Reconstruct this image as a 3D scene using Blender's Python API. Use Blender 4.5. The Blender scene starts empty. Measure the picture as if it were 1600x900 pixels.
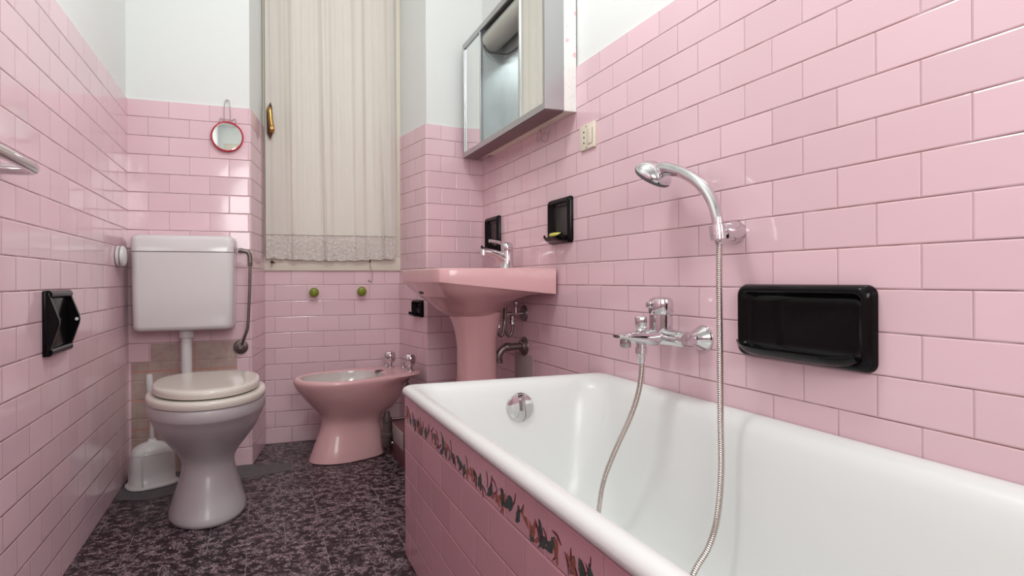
import bpy, bmesh, math, random
from math import sin, cos, pi, radians as R
from mathutils import Vector, Matrix

SC = bpy.context.scene
COL = SC.collection

# ------------------------------------------------------------------ camera
FPX, TH, ROLL, ZC = 935.01, 0.3351, R(0.2948), 0.7848
cam_d = bpy.data.cameras.new('camera'); cam = bpy.data.objects.new('camera', cam_d); COL.objects.link(cam)
cam_d.sensor_width = 36.0; cam_d.lens = 36.0 * FPX / 1600.0
cam_d.shift_x = 67.67 / 1600.0; cam_d.shift_y = -12.42 / 1600.0
cam_d.clip_start = 0.02
r0 = Vector((cos(TH), -sin(TH), 0)); u0 = Vector((0, 0, 1)); fw = Vector((sin(TH), cos(TH), 0))
cX = r0 * cos(ROLL) - u0 * sin(ROLL); cY = r0 * sin(ROLL) + u0 * cos(ROLL)
m = Matrix((cX, cY, -fw)).transposed().to_4x4(); m.translation = Vector((0, 0, ZC))
cam.matrix_world = m
SC.camera = cam

# ------------------------------------------------------------------ light and exposure
SC.view_settings.view_transform = 'Standard'; SC.view_settings.look = 'None'
SC.view_settings.gamma = 1.0; SC.view_settings.use_curve_mapping = False
SC.view_settings.exposure = 0.10
world = bpy.data.worlds.new('daylight'); SC.world = world; world.use_nodes = True
world.node_tree.nodes['Background'].inputs[0].default_value = (0.93, 0.96, 1.0, 1)
world.node_tree.nodes['Background'].inputs[1].default_value = 3.0

def area(name, loc, target, size, power, color=(1, 1, 1), sy=None):
    l = bpy.data.lights.new(name, 'AREA'); l.energy = power; l.color = color
    l.shape = 'RECTANGLE' if sy else 'DISK'; l.size = size
    if sy: l.size_y = sy
    o = bpy.data.objects.new(name, l); COL.objects.link(o); o.location = loc
    o.rotation_euler = (Vector(target) - Vector(loc)).to_track_quat('-Z', 'Y').to_euler()
    return o
def bulb(name, loc, power, radius, color):
    l = bpy.data.lights.new(name, 'POINT'); l.energy = power; l.color = color; l.shadow_soft_size = radius
    o = bpy.data.objects.new(name, l); COL.objects.link(o); o.location = loc; return o
bulb('ceiling_lamp_light', (0.34, 1.30, 2.25), 25, 0.13, (0.945, 1.0, 0.985))
area('camera_side_fill', (0.30, -0.55, 1.45), (0.30, 2.5, 1.20), 0.85, 15, (0.97, 1.0, 0.99))  # soft fill added behind the camera to brighten surfaces facing it

# ------------------------------------------------------------------ materials
def new_mat(name):
    mt = bpy.data.materials.new(name); mt.use_nodes = True
    nt = mt.node_tree; b = nt.nodes['Principled BSDF']
    return mt, nt, b
def simple(name, col, rough=0.5, metal=0.0, coat=0.0, noise=0.0, nscale=8.0, bump=0.0, bscale=60.0, trans=0.0, ior=1.45, sheen=0.0, spec=0.5):
    mt, nt, b = new_mat(name)
    b.inputs['Base Color'].default_value = (*col, 1); b.inputs['Roughness'].default_value = rough
    b.inputs['Metallic'].default_value = metal; b.inputs['Coat Weight'].default_value = coat
    b.inputs['Coat Roughness'].default_value = 0.05
    b.inputs['Transmission Weight'].default_value = trans; b.inputs['IOR'].default_value = ior
    b.inputs['Specular IOR Level'].default_value = spec
    if sheen: b.inputs['Sheen Weight'].default_value = sheen
    tc = nt.nodes.new('ShaderNodeTexCoord')
    if noise:
        n = nt.nodes.new('ShaderNodeTexNoise'); n.inputs['Scale'].default_value = nscale; n.inputs['Detail'].default_value = 5
        nt.links.new(tc.outputs['Object'], n.inputs['Vector'])
        mx = nt.nodes.new('ShaderNodeMix'); mx.data_type = 'RGBA'
        mx.inputs['A'].default_value = (*[c * (1 - noise) for c in col], 1)
        mx.inputs['B'].default_value = (*[min(1, c * (1 + noise)) for c in col], 1)
        nt.links.new(n.outputs['Fac'], mx.inputs['Factor']); nt.links.new(mx.outputs['Result'], b.inputs['Base Color'])
    if bump:
        n = nt.nodes.new('ShaderNodeTexNoise'); n.inputs['Scale'].default_value = bscale; n.inputs['Detail'].default_value = 3
        nt.links.new(tc.outputs['Object'], n.inputs['Vector'])
        bp = nt.nodes.new('ShaderNodeBump'); bp.inputs['Strength'].default_value = 1.0; bp.inputs['Distance'].default_value = bump
        nt.links.new(n.outputs['Fac'], bp.inputs['Height']); nt.links.new(bp.outputs['Normal'], b.inputs['Normal'])
    return mt

class NB:
    """tiny node-math builder"""
    def __init__(s, nt): s.nt = nt
    def val(s, n, x):
        if isinstance(x, (int, float)): n.default_value = x
        else: s.nt.links.new(x, n)
    def m(s, op, a, b=0.0, c=0.0, clamp=False):
        n = s.nt.nodes.new('ShaderNodeMath'); n.operation = op; n.use_clamp = clamp
        s.val(n.inputs[0], a); s.val(n.inputs[1], b); s.val(n.inputs[2], c)
        return n.outputs[0]
    def sm(s, x, a, b, o0=0.0, o1=1.0):
        n = s.nt.nodes.new('ShaderNodeMapRange'); n.interpolation_type = 'SMOOTHSTEP'
        s.val(n.inputs['Value'], x); n.inputs['From Min'].default_value = a; n.inputs['From Max'].default_value = b
        n.inputs['To Min'].default_value = o0; n.inputs['To Max'].default_value = o1
        return n.outputs['Result']
    def mix(s, f, a, b):
        n = s.nt.nodes.new('ShaderNodeMix'); n.data_type = 'RGBA'
        s.val(n.inputs['Factor'], f)
        for k, x in (('A', a), ('B', b)):
            if isinstance(x, tuple): n.inputs[k].default_value = (*x, 1)
            else: s.nt.links.new(x, n.inputs[k])
        return n.outputs['Result']
    def noise(s, vec, scale, detail=4, rough=0.5, dist=0.0):
        n = s.nt.nodes.new('ShaderNodeTexNoise'); n.inputs['Scale'].default_value = scale
        n.inputs['Detail'].default_value = detail; n.inputs['Roughness'].default_value = rough
        n.inputs['Distortion'].default_value = dist
        s.nt.links.new(vec, n.inputs['Vector']); return n.outputs['Fac']
    def comb(s, x, y, z=0.0):
        n = s.nt.nodes.new('ShaderNodeCombineXYZ')
        for i, v in enumerate((x, y, z)): s.val(n.inputs[i], v)
        return n.outputs[0]

def tile_nodes(nb, u, v, W, H, jw=0.0011):
    """returns mortar mask (h strong, v weak), height, random vector for each tile"""
    row = nb.m('FLOOR', nb.m('DIVIDE', v, H))
    odd = nb.m('ABSOLUTE', nb.m('MODULO', row, 2.0))
    uu = nb.m('ADD', nb.m('DIVIDE', u, W), nb.m('MULTIPLY', nb.m('SUBTRACT', 1.0, odd), 0.5))
    cu = nb.m('FLOOR', uu); fu = nb.m('SUBTRACT', uu, cu); fv = nb.m('FRACT', nb.m('DIVIDE', v, H))
    du = nb.m('MULTIPLY', nb.m('MINIMUM', fu, nb.m('SUBTRACT', 1.0, fu)), W)
    dv = nb.m('MULTIPLY', nb.m('MINIMUM', fv, nb.m('SUBTRACT', 1.0, fv)), H)
    wn = nb.nt.nodes.new('ShaderNodeTexWhiteNoise'); wn.noise_dimensions = '3D'
    nb.nt.links.new(nb.comb(cu, row, 3.7), wn.inputs['Vector'])
    mh = nb.sm(dv, jw * 0.55, jw * 1.35, 1.0, 0.0); mv = nb.sm(du, jw * 0.4, jw * 1.2, 1.0, 0.0)
    d = nb.m('MINIMUM', du, dv)
    hgt = nb.sm(d, jw * 0.6, jw * 3.2, 0.0, 1.0)
    return mh, mv, hgt, wn.outputs['Color'], wn.outputs['Value']

def tile_mat(name, col, joint, W=0.153, H=0.0765, patch=False, rough=0.09, jh=0.95, jv=0.5, tilt=0.03, wave=0.00045):
    mt, nt, b = new_mat(name); nb = NB(nt)
    uvn = nt.nodes.new('ShaderNodeUVMap'); uvn.uv_map = 'UVMap'
    sp = nt.nodes.new('ShaderNodeSeparateXYZ'); nt.links.new(uvn.outputs[0], sp.inputs[0])
    u, v = sp.outputs[0], sp.outputs[1]
    mh, mv, hgt, rc, rv = tile_nodes(nb, u, v, W, H)
    base = nb.mix(rv, tuple(c * 0.955 for c in col), tuple(min(1, c * 1.035) for c in col))
    streak = nb.noise(uvn.outputs[0], 9.0, 6, 0.6)
    jm = nb.m('MAXIMUM', nb.m('MULTIPLY', mh, jh), nb.m('MULTIPLY', mv, jv))
    jn = nb.noise(uvn.outputs[0], 14.0, 3)
    jm = nb.m('MULTIPLY', jm, nb.sm(jn, 0.25, 0.6, 0.55, 1.0))
    jcol = nb.mix(nb.sm(nb.noise(uvn.outputs[0], 3.1, 2), 0.45, 0.62), joint, tuple([joint[0] * 1.35, joint[1] * 1.0, joint[2] * 0.75]))
    colr = nb.mix(jm, base, jcol)
    rgh = nb.m('ADD', nb.m('MULTIPLY', jm, 0.5), nb.m('MULTIPLY_ADD', streak, 0.10, rough - 0.05))
    if patch:
        # bare strip where the glazed tiles are gone behind the toilet: older beige backing with orange joints
        mh2, mv2, hg2, rc2, rv2 = tile_nodes(nb, nb.m('ADD', u, 0.012), nb.m('ADD', v, 0.046), 0.172, 0.1165, 0.0028)
        big = nb.noise(uvn.outputs[0], 18.0, 6, 0.65)
        beige = nb.mix(nb.sm(big, 0.35, 0.7), (0.50, 0.385, 0.34), (0.44, 0.29, 0.27))
        j2 = nb.m('MAXIMUM', mh2, mv2)
        pc = nb.mix(nb.m('MULTIPLY', j2, 0.85), beige, (0.60, 0.235, 0.16))
        inx = nb.m('MULTIPLY', nb.m('GREATER_THAN', u, 0.012), nb.m('LESS_THAN', u, nb.m('ADD', 0.325, nb.m('MULTIPLY', nb.m('GREATER_THAN', v, 0.41), 0.085))))
        iny = nb.m('MULTIPLY', nb.m('LESS_THAN', v, 0.533), nb.m('GREATER_THAN', v, 0.0))
        # the corner tile and a narrow one beside the pipe kept their pink glaze
        keep1 = nb.m('MULTIPLY', nb.m('LESS_THAN', u, 0.082), nb.m('GREATER_THAN', v, 0.459))
        keep2 = nb.m('MULTIPLY', nb.m('MULTIPLY', nb.m('GREATER_THAN', u, 0.190), nb.m('LESS_THAN', u, 0.212)), nb.m('GREATER_THAN', v, 0.42))
        msk = nb.m('MULTIPLY', nb.m('MULTIPLY', inx, iny), nb.m('SUBTRACT', 1.0, nb.m('MAXIMUM', keep1, keep2)))
        colr = nb.mix(msk, colr, pc)
        rgh = nb.m('ADD', rgh, nb.m('MULTIPLY', msk, 0.45))
    nt.links.new(colr, b.inputs['Base Color']); nt.links.new(rgh, b.inputs['Roughness'])
    b.inputs['Coat Weight'].default_value = 0.0; b.inputs['IOR'].default_value = 1.52
    # normal: slight random tilt of every tile, pillowed edges, soft waviness
    geo = nt.nodes.new('ShaderNodeNewGeometry')
    vm = nt.nodes.new('ShaderNodeVectorMath'); vm.operation = 'SUBTRACT'; nt.links.new(rc, vm.inputs[0]); vm.inputs[1].default_value = (0.5, 0.5, 0.5)
    vs = nt.nodes.new('ShaderNodeVectorMath'); vs.operation = 'SCALE'; nt.links.new(vm.outputs[0], vs.inputs[0]); vs.inputs['Scale'].default_value = tilt
    va = nt.nodes.new('ShaderNodeVectorMath'); va.operation = 'ADD'; nt.links.new(geo.outputs['Normal'], va.inputs[0]); nt.links.new(vs.outputs[0], va.inputs[1])
    vn = nt.nodes.new('ShaderNodeVectorMath'); vn.operation = 'NORMALIZE'; nt.links.new(va.outputs[0], vn.inputs[0])
    bp2 = nt.nodes.new('ShaderNodeBump'); bp2.inputs['Strength'].default_value = 1.0; bp2.inputs['Distance'].default_value = wave
    nt.links.new(nb.noise(uvn.outputs[0], 11.0, 1), bp2.inputs['Height']); nt.links.new(vn.outputs[0], bp2.inputs['Normal'])
    bp = nt.nodes.new('ShaderNodeBump'); bp.inputs['Strength'].default_value = 0.8; bp.inputs['Distance'].default_value = 0.0011
    nt.links.new(hgt, bp.inputs['Height']); nt.links.new(bp2.outputs['Normal'], bp.inputs['Normal'])
    nt.links.new(bp.outputs['Normal'], b.inputs['Normal'])
    return mt

PINK = (0.81, 0.570, 0.625)
JOINT = (0.17, 0.070, 0.075)
M = {}
M['tile'] = tile_mat('pink_glazed_tile', PINK, JOINT)
M['tile_patch'] = tile_mat('pink_glazed_tile_with_bare_patch', PINK, JOINT, patch=True)
M['apron'] = tile_mat('apron_tile', (0.66, 0.37, 0.42), (0.76, 0.48, 0.50), rough=0.22, jh=0.5, jv=0.3, tilt=0.03)
M['plaster'] = simple('white_plaster', (0.79, 0.80, 0.785), 0.75, noise=0.02, nscale=2.0, bump=0.0006, bscale=25)
M['caulk'] = simple('white_ledge', (0.88, 0.86, 0.84), 0.5)
M['ceramic_white'] = simple('white_glazed_ceramic', (0.52, 0.48, 0.495), 0.33, coat=0.15, noise=0.02, nscale=5)
M['enamel'] = simple('white_bath_enamel', (0.80, 0.815, 0.80), 0.30, coat=0.1)
M['plastic_white'] = simple('white_plastic', (0.70, 0.67, 0.665), 0.28, noise=0.02)
M['cistern'] = simple('grey_white_cistern_plastic', (0.76, 0.72, 0.725), 0.17, coat=0.3, noise=0.015, bump=0.0004, bscale=9)
M['seat'] = simple('ivory_seat_plastic', (0.72, 0.665, 0.60), 0.2, coat=0.3)
M['ceramic_pink'] = simple('pink_glazed_ceramic', (0.76, 0.44, 0.455), 0.22, coat=0.3, noise=0.02, nscale=4)
M['basin_pale'] = simple('pale_basin_glaze', (0.62, 0.55, 0.53), 0.15, coat=0.5)
M['black'] = simple('black_glazed_ceramic', (0.004, 0.0035, 0.004), 0.16, bump=0.0006, bscale=18, spec=0.2)
M['chrome'] = simple('polished_chrome', (0.70, 0.69, 0.70), 0.06, 1.0)
M['chrome_dull'] = simple('dull_chrome', (0.42, 0.38, 0.38), 0.26, 1.0, noise=0.3, nscale=40)
M['iron'] = simple('tarnished_pipe_metal', (0.22, 0.18, 0.175), 0.38, 0.8, noise=0.3, nscale=50)
M['hose'] = simple('ribbed_steel_hose', (0.62, 0.57, 0.54), 0.22, 1.0)
M['rubber'] = simple('dark_rubber', (0.03, 0.03, 0.032), 0.5)
M['alu'] = simple('brushed_aluminium', (0.47, 0.47, 0.48), 0.36, 0.85, bump=0.0001, bscale=200)
M['mirror'] = simple('mirror_glass', (0.86, 0.89, 0.87), 0.015, 1.0)
M['mirror_old'] = simple('clouded_mirror_lining', (0.56, 0.61, 0.61), 0.22, 0.35, noise=0.12, nscale=14)
M['lamp_plastic'] = simple('yellowed_lamp_diffuser', (0.40, 0.41, 0.365), 0.25)
M['glassy'] = simple('clear_greenish_plastic', (0.45, 0.56, 0.54), 0.08, 0.0, coat=0.5, trans=0.6)
M['wood_cream'] = simple('cream_painted_wood', (0.78, 0.71, 0.61), 0.45, noise=0.04, nscale=9)
M['brass'] = simple('aged_brass', (0.50, 0.29, 0.10), 0.22, 1.0, noise=0.25, nscale=60)
M['rust'] = simple('rusty_screw', (0.10, 0.045, 0.03), 0.7, 0.3)
M['green'] = simple('olive_green_plastic', (0.20, 0.24, 0.015), 0.24, coat=0.4)
M['red'] = simple('red_mirror_rim', (0.50, 0.025, 0.05), 0.3, coat=0.3)
M['wire'] = simple('thin_steel_wire', (0.45, 0.40, 0.40), 0.4, 0.8)
M['cream_plastic'] = simple('cream_socket_plastic', (0.80, 0.73, 0.60), 0.35)
M['soap'] = simple('yellow_soap', (0.70, 0.62, 0.13), 0.4, noise=0.1)
M['cement'] = simple('grey_cement', (0.13, 0.115, 0.125), 0.75, noise=0.25, nscale=22)
M['cement_wall'] = simple('grey_cement_repair', (0.44, 0.37, 0.365), 0.7, noise=0.2, nscale=16)
M['glass'] = simple('window_glass', (0.9, 0.93, 0.93), 0.03, trans=0.95)
M['leaf'] = simple('painted_green_leaf', (0.055, 0.085, 0.075), 0.3, noise=0.4, nscale=90)
M['petal'] = simple('painted_orange_petal', (0.33, 0.12, 0.085), 0.3, noise=0.4, nscale=90)
M['stem'] = simple('painted_maroon_stem', (0.10, 0.02, 0.03), 0.3, noise=0.3, nscale=90)

def floor_material():
    mt, nt, b = new_mat('dark_marble_chip_floor'); nb = NB(nt)
    tc = nt.nodes.new('ShaderNodeTexCoord'); P = tc.outputs['Object']
    sp = nt.nodes.new('ShaderNodeSeparateXYZ'); nt.links.new(P, sp.inputs[0])
    x, y = sp.outputs[0], sp.outputs[1]
    mh, mv, hgt, rc, rv = tile_nodes(nb, nb.m('ADD', x, 4.4 - 0.0195), nb.m('ADD', y, 4.4 - 0.06), 0.22, 0.22, 0.0010)
    # curling pale veins inside each tile
    off = nb.m('MULTIPLY', rv, 7.0)
    V = nb.comb(nb.m('ADD', x, off), y, off)
    n1 = nb.noise(V, 74.0, 4, 0.6, 1.8)
    n2 = nb.noise(V, 120.0, 2, 0.5, 2.2)
    r1 = nb.sm(nb.m('ABSOLUTE', nb.m('SUBTRACT', n1, 0.52)), 0.004, 0.030, 1.0, 0.0)
    r2 = nb.sm(nb.m('ABSOLUTE', nb.m('SUBTRACT', n2, 0.50)), 0.006, 0.040, 1.0, 0.0)
    k1 = nb.sm(nb.noise(V, 34.0, 3), 0.46, 0.58); k2 = nb.sm(nb.noise(V, 50.0, 2), 0.50, 0.60)
    vein = nb.m('MAXIMUM', nb.m('MULTIPLY', r1, k1), nb.m('MULTIPLY', nb.m('MULTIPLY', r2, k2), 0.8))
    base = nb.mix(nb.noise(V, 16.0, 4), (0.008, 0.004, 0.006), (0.024, 0.010, 0.016))
    vc = nb.mix(nb.noise(V, 28.0, 2), (0.82, 0.52, 0.60), (0.72, 0.62, 0.66))
    colr = nb.mix(nb.m('MULTIPLY', vein, 0.9), base, vc)
    jm = nb.m('MAXIMUM', nb.m('MULTIPLY', mh, 0.12), nb.m('MULTIPLY', mv, 0.70))
    colr = nb.mix(jm, colr, (0.36, 0.29, 0.31))
    nt.links.new(colr, b.inputs['Base Color']); b.inputs['Roughness'].default_value = 0.42
    b.inputs['Specular IOR Level'].default_value = 0.4
    return mt
M['floor'] = floor_material()

def curtain_material(name, lace):
    mt, nt, b = new_mat(name); nb = NB(nt)
    tc = nt.nodes.new('ShaderNodeTexCoord')
    P = tc.outputs['Object']
    if lace:
        vo = nt.nodes.new('ShaderNodeTexVoronoi'); vo.inputs['Scale'].default_value = 75; nt.links.new(P, vo.inputs['Vector'])
        n = nb.noise(P, 70.0, 3, 0.6, 1.5)
        h = nb.m('ADD', vo.outputs['Distance'], n)
        colr = nb.mix(nb.sm(h, 0.55, 1.05), (0.95, 0.90, 0.86), (0.79, 0.71, 0.665))
        bp = nt.nodes.new('ShaderNodeBump'); bp.inputs['Distance'].default_value = 0.004; bp.inputs['Strength'].default_value = 0.9
        nt.links.new(nb.m('MULTIPLY', h, -1.0), bp.inputs['Height']); nt.links.new(bp.outputs['Normal'], b.inputs['Normal'])
    else:
        colr = nb.mix(nb.noise(P, 4.0, 4), (0.80, 0.74, 0.68), (0.84, 0.79, 0.735))
        bp = nt.nodes.new('ShaderNodeBump'); bp.inputs['Distance'].default_value = 0.0006
        nt.links.new(nb.noise(P, 260.0, 2), bp.inputs['Height']); nt.links.new(bp.outputs['Normal'], b.inputs['Normal'])
    nt.links.new(colr, b.inputs['Base Color']); b.inputs['Roughness'].default_value = 0.85
    # woven cloth lets some daylight through
    tr = nt.nodes.new('ShaderNodeBsdfTranslucent'); tr.inputs['Color'].default_value = (0.9, 0.86, 0.80, 1)
    mx = nt.nodes.new('ShaderNodeMixShader'); mx.inputs[0].default_value = 0.22
    out = nt.nodes['Material Output']
    nt.links.new(b.outputs[0], mx.inputs[1]); nt.links.new(tr.outputs[0], mx.inputs[2]); nt.links.new(mx.outputs[0], out.inputs['Surface'])
    return mt
M['curtain'] = curtain_material('cream_curtain_cloth', False)
M['lace'] = curtain_material('cream_lace', True)

def sticker_material():
    """white board printed with small scattered pink blossoms and faint green sprigs"""
    mt, nt, b = new_mat('white_board_with_pink_blossom_print'); nb = NB(nt)
    tc = nt.nodes.new('ShaderNodeTexCoord'); P = tc.outputs['Object']
    vo = nt.nodes.new('ShaderNodeTexVoronoi'); vo.inputs['Scale'].default_value = 30; nt.links.new(P, vo.inputs['Vector'])
    sc = nt.nodes.new('ShaderNodeSeparateColor'); nt.links.new(vo.outputs['Color'], sc.inputs[0])
    spot = nb.m('MULTIPLY', nb.sm(nb.m('ADD', vo.outputs['Distance'], nb.m('MULTIPLY', nb.noise(P, 120, 3), 0.25)), 0.34, 0.46, 1.0, 0.0), nb.m('GREATER_THAN', sc.outputs[0], 0.55))
    fine = nb.sm(nb.m('ABSOLUTE', nb.m('SUBTRACT', nb.noise(P, 35, 3, 0.5, 1.5), 0.5)), 0.0, 0.02, 0.5, 0.0)
    c = nb.mix(fine, (0.86, 0.85, 0.82), (0.55, 0.60, 0.55)); c = nb.mix(nb.m('MULTIPLY', spot, 0.8), c, (0.85, 0.42, 0.46))
    nt.links.new(c, b.inputs['Base Color']); b.inputs['Roughness'].default_value = 0.45
    return mt
M['sticker'] = sticker_material()

# ------------------------------------------------------------------ object helpers
def setp(o, label=None, cat=None, group=None, kind=None):
    if label: o['label'] = label
    if cat: o['category'] = cat
    if group: o['group'] = group
    if kind: o['kind'] = kind
WORLD = {}
def thing(name, loc, label, cat, group=None):
    o = bpy.data.objects.new(name, None); COL.objects.link(o); o.location = loc
    o.empty_display_size = 0.05; WORLD[o] = Vector(loc); setp(o, label, cat, group); return o
def obj(name, bm, mats, parent=None, label=None, cat=None, group=None, kind=None, smooth=True, angle=40):
    if not isinstance(mats, (list, tuple)): mats = [mats]
    bmesh.ops.recalc_face_normals(bm, faces=bm.faces[:])
    return _link(name, bm, mats, parent, label, cat, group, kind, smooth, angle)
def _link(name, bm, mats, parent, label, cat, group, kind, smooth, angle):
    xs = [v.co for v in bm.verts]
    lo = Vector([min(c[i] for c in xs) for i in range(3)]); hi = Vector([max(c[i] for c in xs) for i in range(3)])
    w = Vector(((lo.x + hi.x) / 2, (lo.y + hi.y) / 2, lo.z))
    bmesh.ops.translate(bm, verts=bm.verts[:], vec=-w)
    me = bpy.data.meshes.new(name); bm.to_mesh(me); bm.free()
    for mt in mats: me.materials.append(mt)
    if smooth:
        me.shade_smooth()
        me.set_sharp_from_angle(angle=R(angle))
    o = bpy.data.objects.new(name, me); COL.objects.link(o); WORLD[o] = w
    if parent:
        o.parent = parent; o.location = w - WORLD[parent]
    else: o.location = w
    setp(o, label, cat, group, kind); return o

def B(): return bmesh.new()
def box(bm, lo, hi, bev=0.0, seg=2, mat=0, rot=None):
    """axis-aligned box, bevelled; optional rotation matrix about its centre"""
    r = bmesh.ops.create_cube(bm, size=1.0); vs = r['verts']
    c = [(lo[i] + hi[i]) / 2 for i in range(3)]; s = [hi[i] - lo[i] for i in range(3)]
    bmesh.ops.scale(bm, verts=vs, vec=s)
    if rot is not None: bmesh.ops.rotate(bm, verts=vs, matrix=rot, cent=(0, 0, 0))
    bmesh.ops.translate(bm, verts=vs, vec=c)
    fs = set(f for v in vs for f in v.link_faces)
    for f in fs: f.material_index = mat
    if bev > 0:
        es = list(set(e for v in vs for e in v.link_edges))
        bmesh.ops.bevel(bm, geom=es, offset=bev, segments=seg, affect='EDGES', profile=0.5)
def loft(bm, rings, cap0=True, cap1=True, mat=0, closed=True):
    V = [[bm.verts.new(p) for p in r] for r in rings]; n = len(V[0])
    for a, b in zip(V[:-1], V[1:]):
        for i in range(n if closed else n - 1):
            j = (i + 1) % n
            try: f = bm.faces.new((a[i], a[j], b[j], b[i])); f.material_index = mat
            except ValueError: pass
    if closed:
        if cap0: bm.faces.new(V[0][::-1]).material_index = mat
        if cap1: bm.faces.new(V[-1]).material_index = mat
    return V
def frame_of(axis):
    a = Vector(axis).normalized(); t = Vector((0, 0, 1)) if abs(a.z) < 0.9 else Vector((1, 0, 0))
    x = t.cross(a).normalized(); y = a.cross(x); return x, y, a
def lathe(bm, prof, org=(0, 0, 0), axis=(0, 0, 1), N=32, mat=0, cap0=True, cap1=True, flute=0, fd=0.0):
    x, y, a = frame_of(axis); o = Vector(org); rings = []
    for r, h in prof:
        r = max(r, 1e-5)
        rings.append([o + a * h + (x * cos(t) + y * sin(t)) * r * (1 + (fd * cos(flute * t) if flute else 0)) for t in [2 * pi * k / N for k in range(N)]])
    loft(bm, rings, cap0, cap1, mat)
def catmull(pts, n=8):
    P = [Vector(p) for p in pts]; P = [P[0] * 2 - P[1]] + P + [P[-1] * 2 - P[-2]]; out = []
    for i in range(1, len(P) - 2):
        a, b, c, d = P[i - 1:i + 3]
        for k in range(n):
            t = k / n
            out.append(0.5 * ((2 * b) + (c - a) * t + (2 * a - 5 * b + 4 * c - d) * t * t + (3 * b - a - 3 * c + d) * t ** 3))
    out.append(P[-2].copy()); return out
def tube(bm, pts, rad, N=12, smooth=8, mat=0, caps=True, squash=None):
    P = catmull(pts, smooth) if smooth else [Vector(p) for p in pts]
    n = len(P); rings = []; prev = None
    for i, p in enumerate(P):
        d = (P[min(i + 1, n - 1)] - P[max(i - 1, 0)]).normalized()
        if prev is None: x, y, _ = frame_of(d)
        else:
            x = (prev - d * prev.dot(d)).normalized(); y = d.cross(x)
        prev = x
        t = i / (n - 1)
        if callable(rad): r = rad(t)
        elif isinstance(rad, (list, tuple)):
            q = t * (len(rad) - 1); k = min(int(q), len(rad) - 2); r = rad[k] + (rad[k + 1] - rad[k]) * (q - k)
        else: r = rad
        sx, sy = squash if squash else (1, 1)
        rings.append([p + (x * cos(a) * sx + y * sin(a) * sy) * r for a in [2 * pi * j / N for j in range(N)]])
    loft(bm, rings, caps, caps, mat)
def resample(P, step):
    out = [P[0].copy()]; acc = 0.0
    for a, b in zip(P[:-1], P[1:]):
        L = (b - a).length
        while acc + L >= step * len(out):
            t = (step * len(out) - acc) / L; out.append(a.lerp(b, t))
        acc += L
    return out
def super_ring(cx, cy, z, rx, ry, n=2.0, N=48, rot=0.0):
    out = []
    for k in range(N):
        t = 2 * pi * k / N; c, s = cos(t), sin(t)
        x = rx * math.copysign(abs(c) ** (2 / n), c); y = ry * math.copysign(abs(s) ** (2 / n), s)
        out.append(Vector((cx + x * cos(rot) - y * sin(rot), cy + x * sin(rot) + y * cos(rot), z)))
    return out
def rrect(x0, x1, y0, y1, z, r, k=6):
    """rounded rectangle, counter-clockwise, 4*(k+1) points"""
    out = []
    for cx, cy, a0 in ((x1 - r, y1 - r, 0), (x0 + r, y1 - r, pi / 2), (x0 + r, y0 + r, pi), (x1 - r, y0 + r, 3 * pi / 2)):
        for i in range(k + 1):
            a = a0 + (pi / 2) * i / k; out.append(Vector((cx + r * cos(a), cy + r * sin(a), z)))
    return out
def xf(bm, mtx): bmesh.ops.transform(bm, matrix=mtx, verts=bm.verts[:])

# ------------------------------------------------------------------ room shell
XL, XR, YF = -0.5013, 1.039, -0.75
ZT, CEIL = 1.522, 2.85
PTS = [(XL, YF), (XL, 2.72), (-0.035, 2.722), (0.022, 3.036), (0.679, 3.036), (0.738, 2.722), (XR, 2.770), (XR, YF)]
def offset_path(P, d):
    """offset a closed plan polygon to its left (away from the room) with mitres"""
    n = len(P); out = []
    for i in range(n):
        a, b, c = Vector(P[i - 1]), Vector(P[i]), Vector(P[(i + 1) % n])
        d1 = (b - a).normalized(); d2 = (c - b).normalized()
        n1 = Vector((-d1.y, d1.x)); n2 = Vector((-d2.y, d2.x)); mt_ = (n1 + n2).normalized()
        out.append(b + mt_ * (d / max(0.25, mt_.dot(n1))))
    return out
PL = offset_path(PTS, 0.006); BK = offset_path(PTS, 0.09)
BR = 0.009  # rounded outside corners of the reveals
def corner_arc(i):
    """points replacing convex corner i, split in two halves"""
    a, b, c = Vector(PTS[i - 1]), Vector(PTS[i]), Vector(PTS[i + 1])
    p, q = b + (a - b).normalized() * BR, b + (c - b).normalized() * BR
    arc = []
    for k in range(7):
        t = k / 6; arc.append((p * (1 - t) ** 2 + b * 2 * t * (1 - t) + q * t * t))
    return arc
ARC = {2: corner_arc(2), 5: corner_arc(5)}
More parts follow.
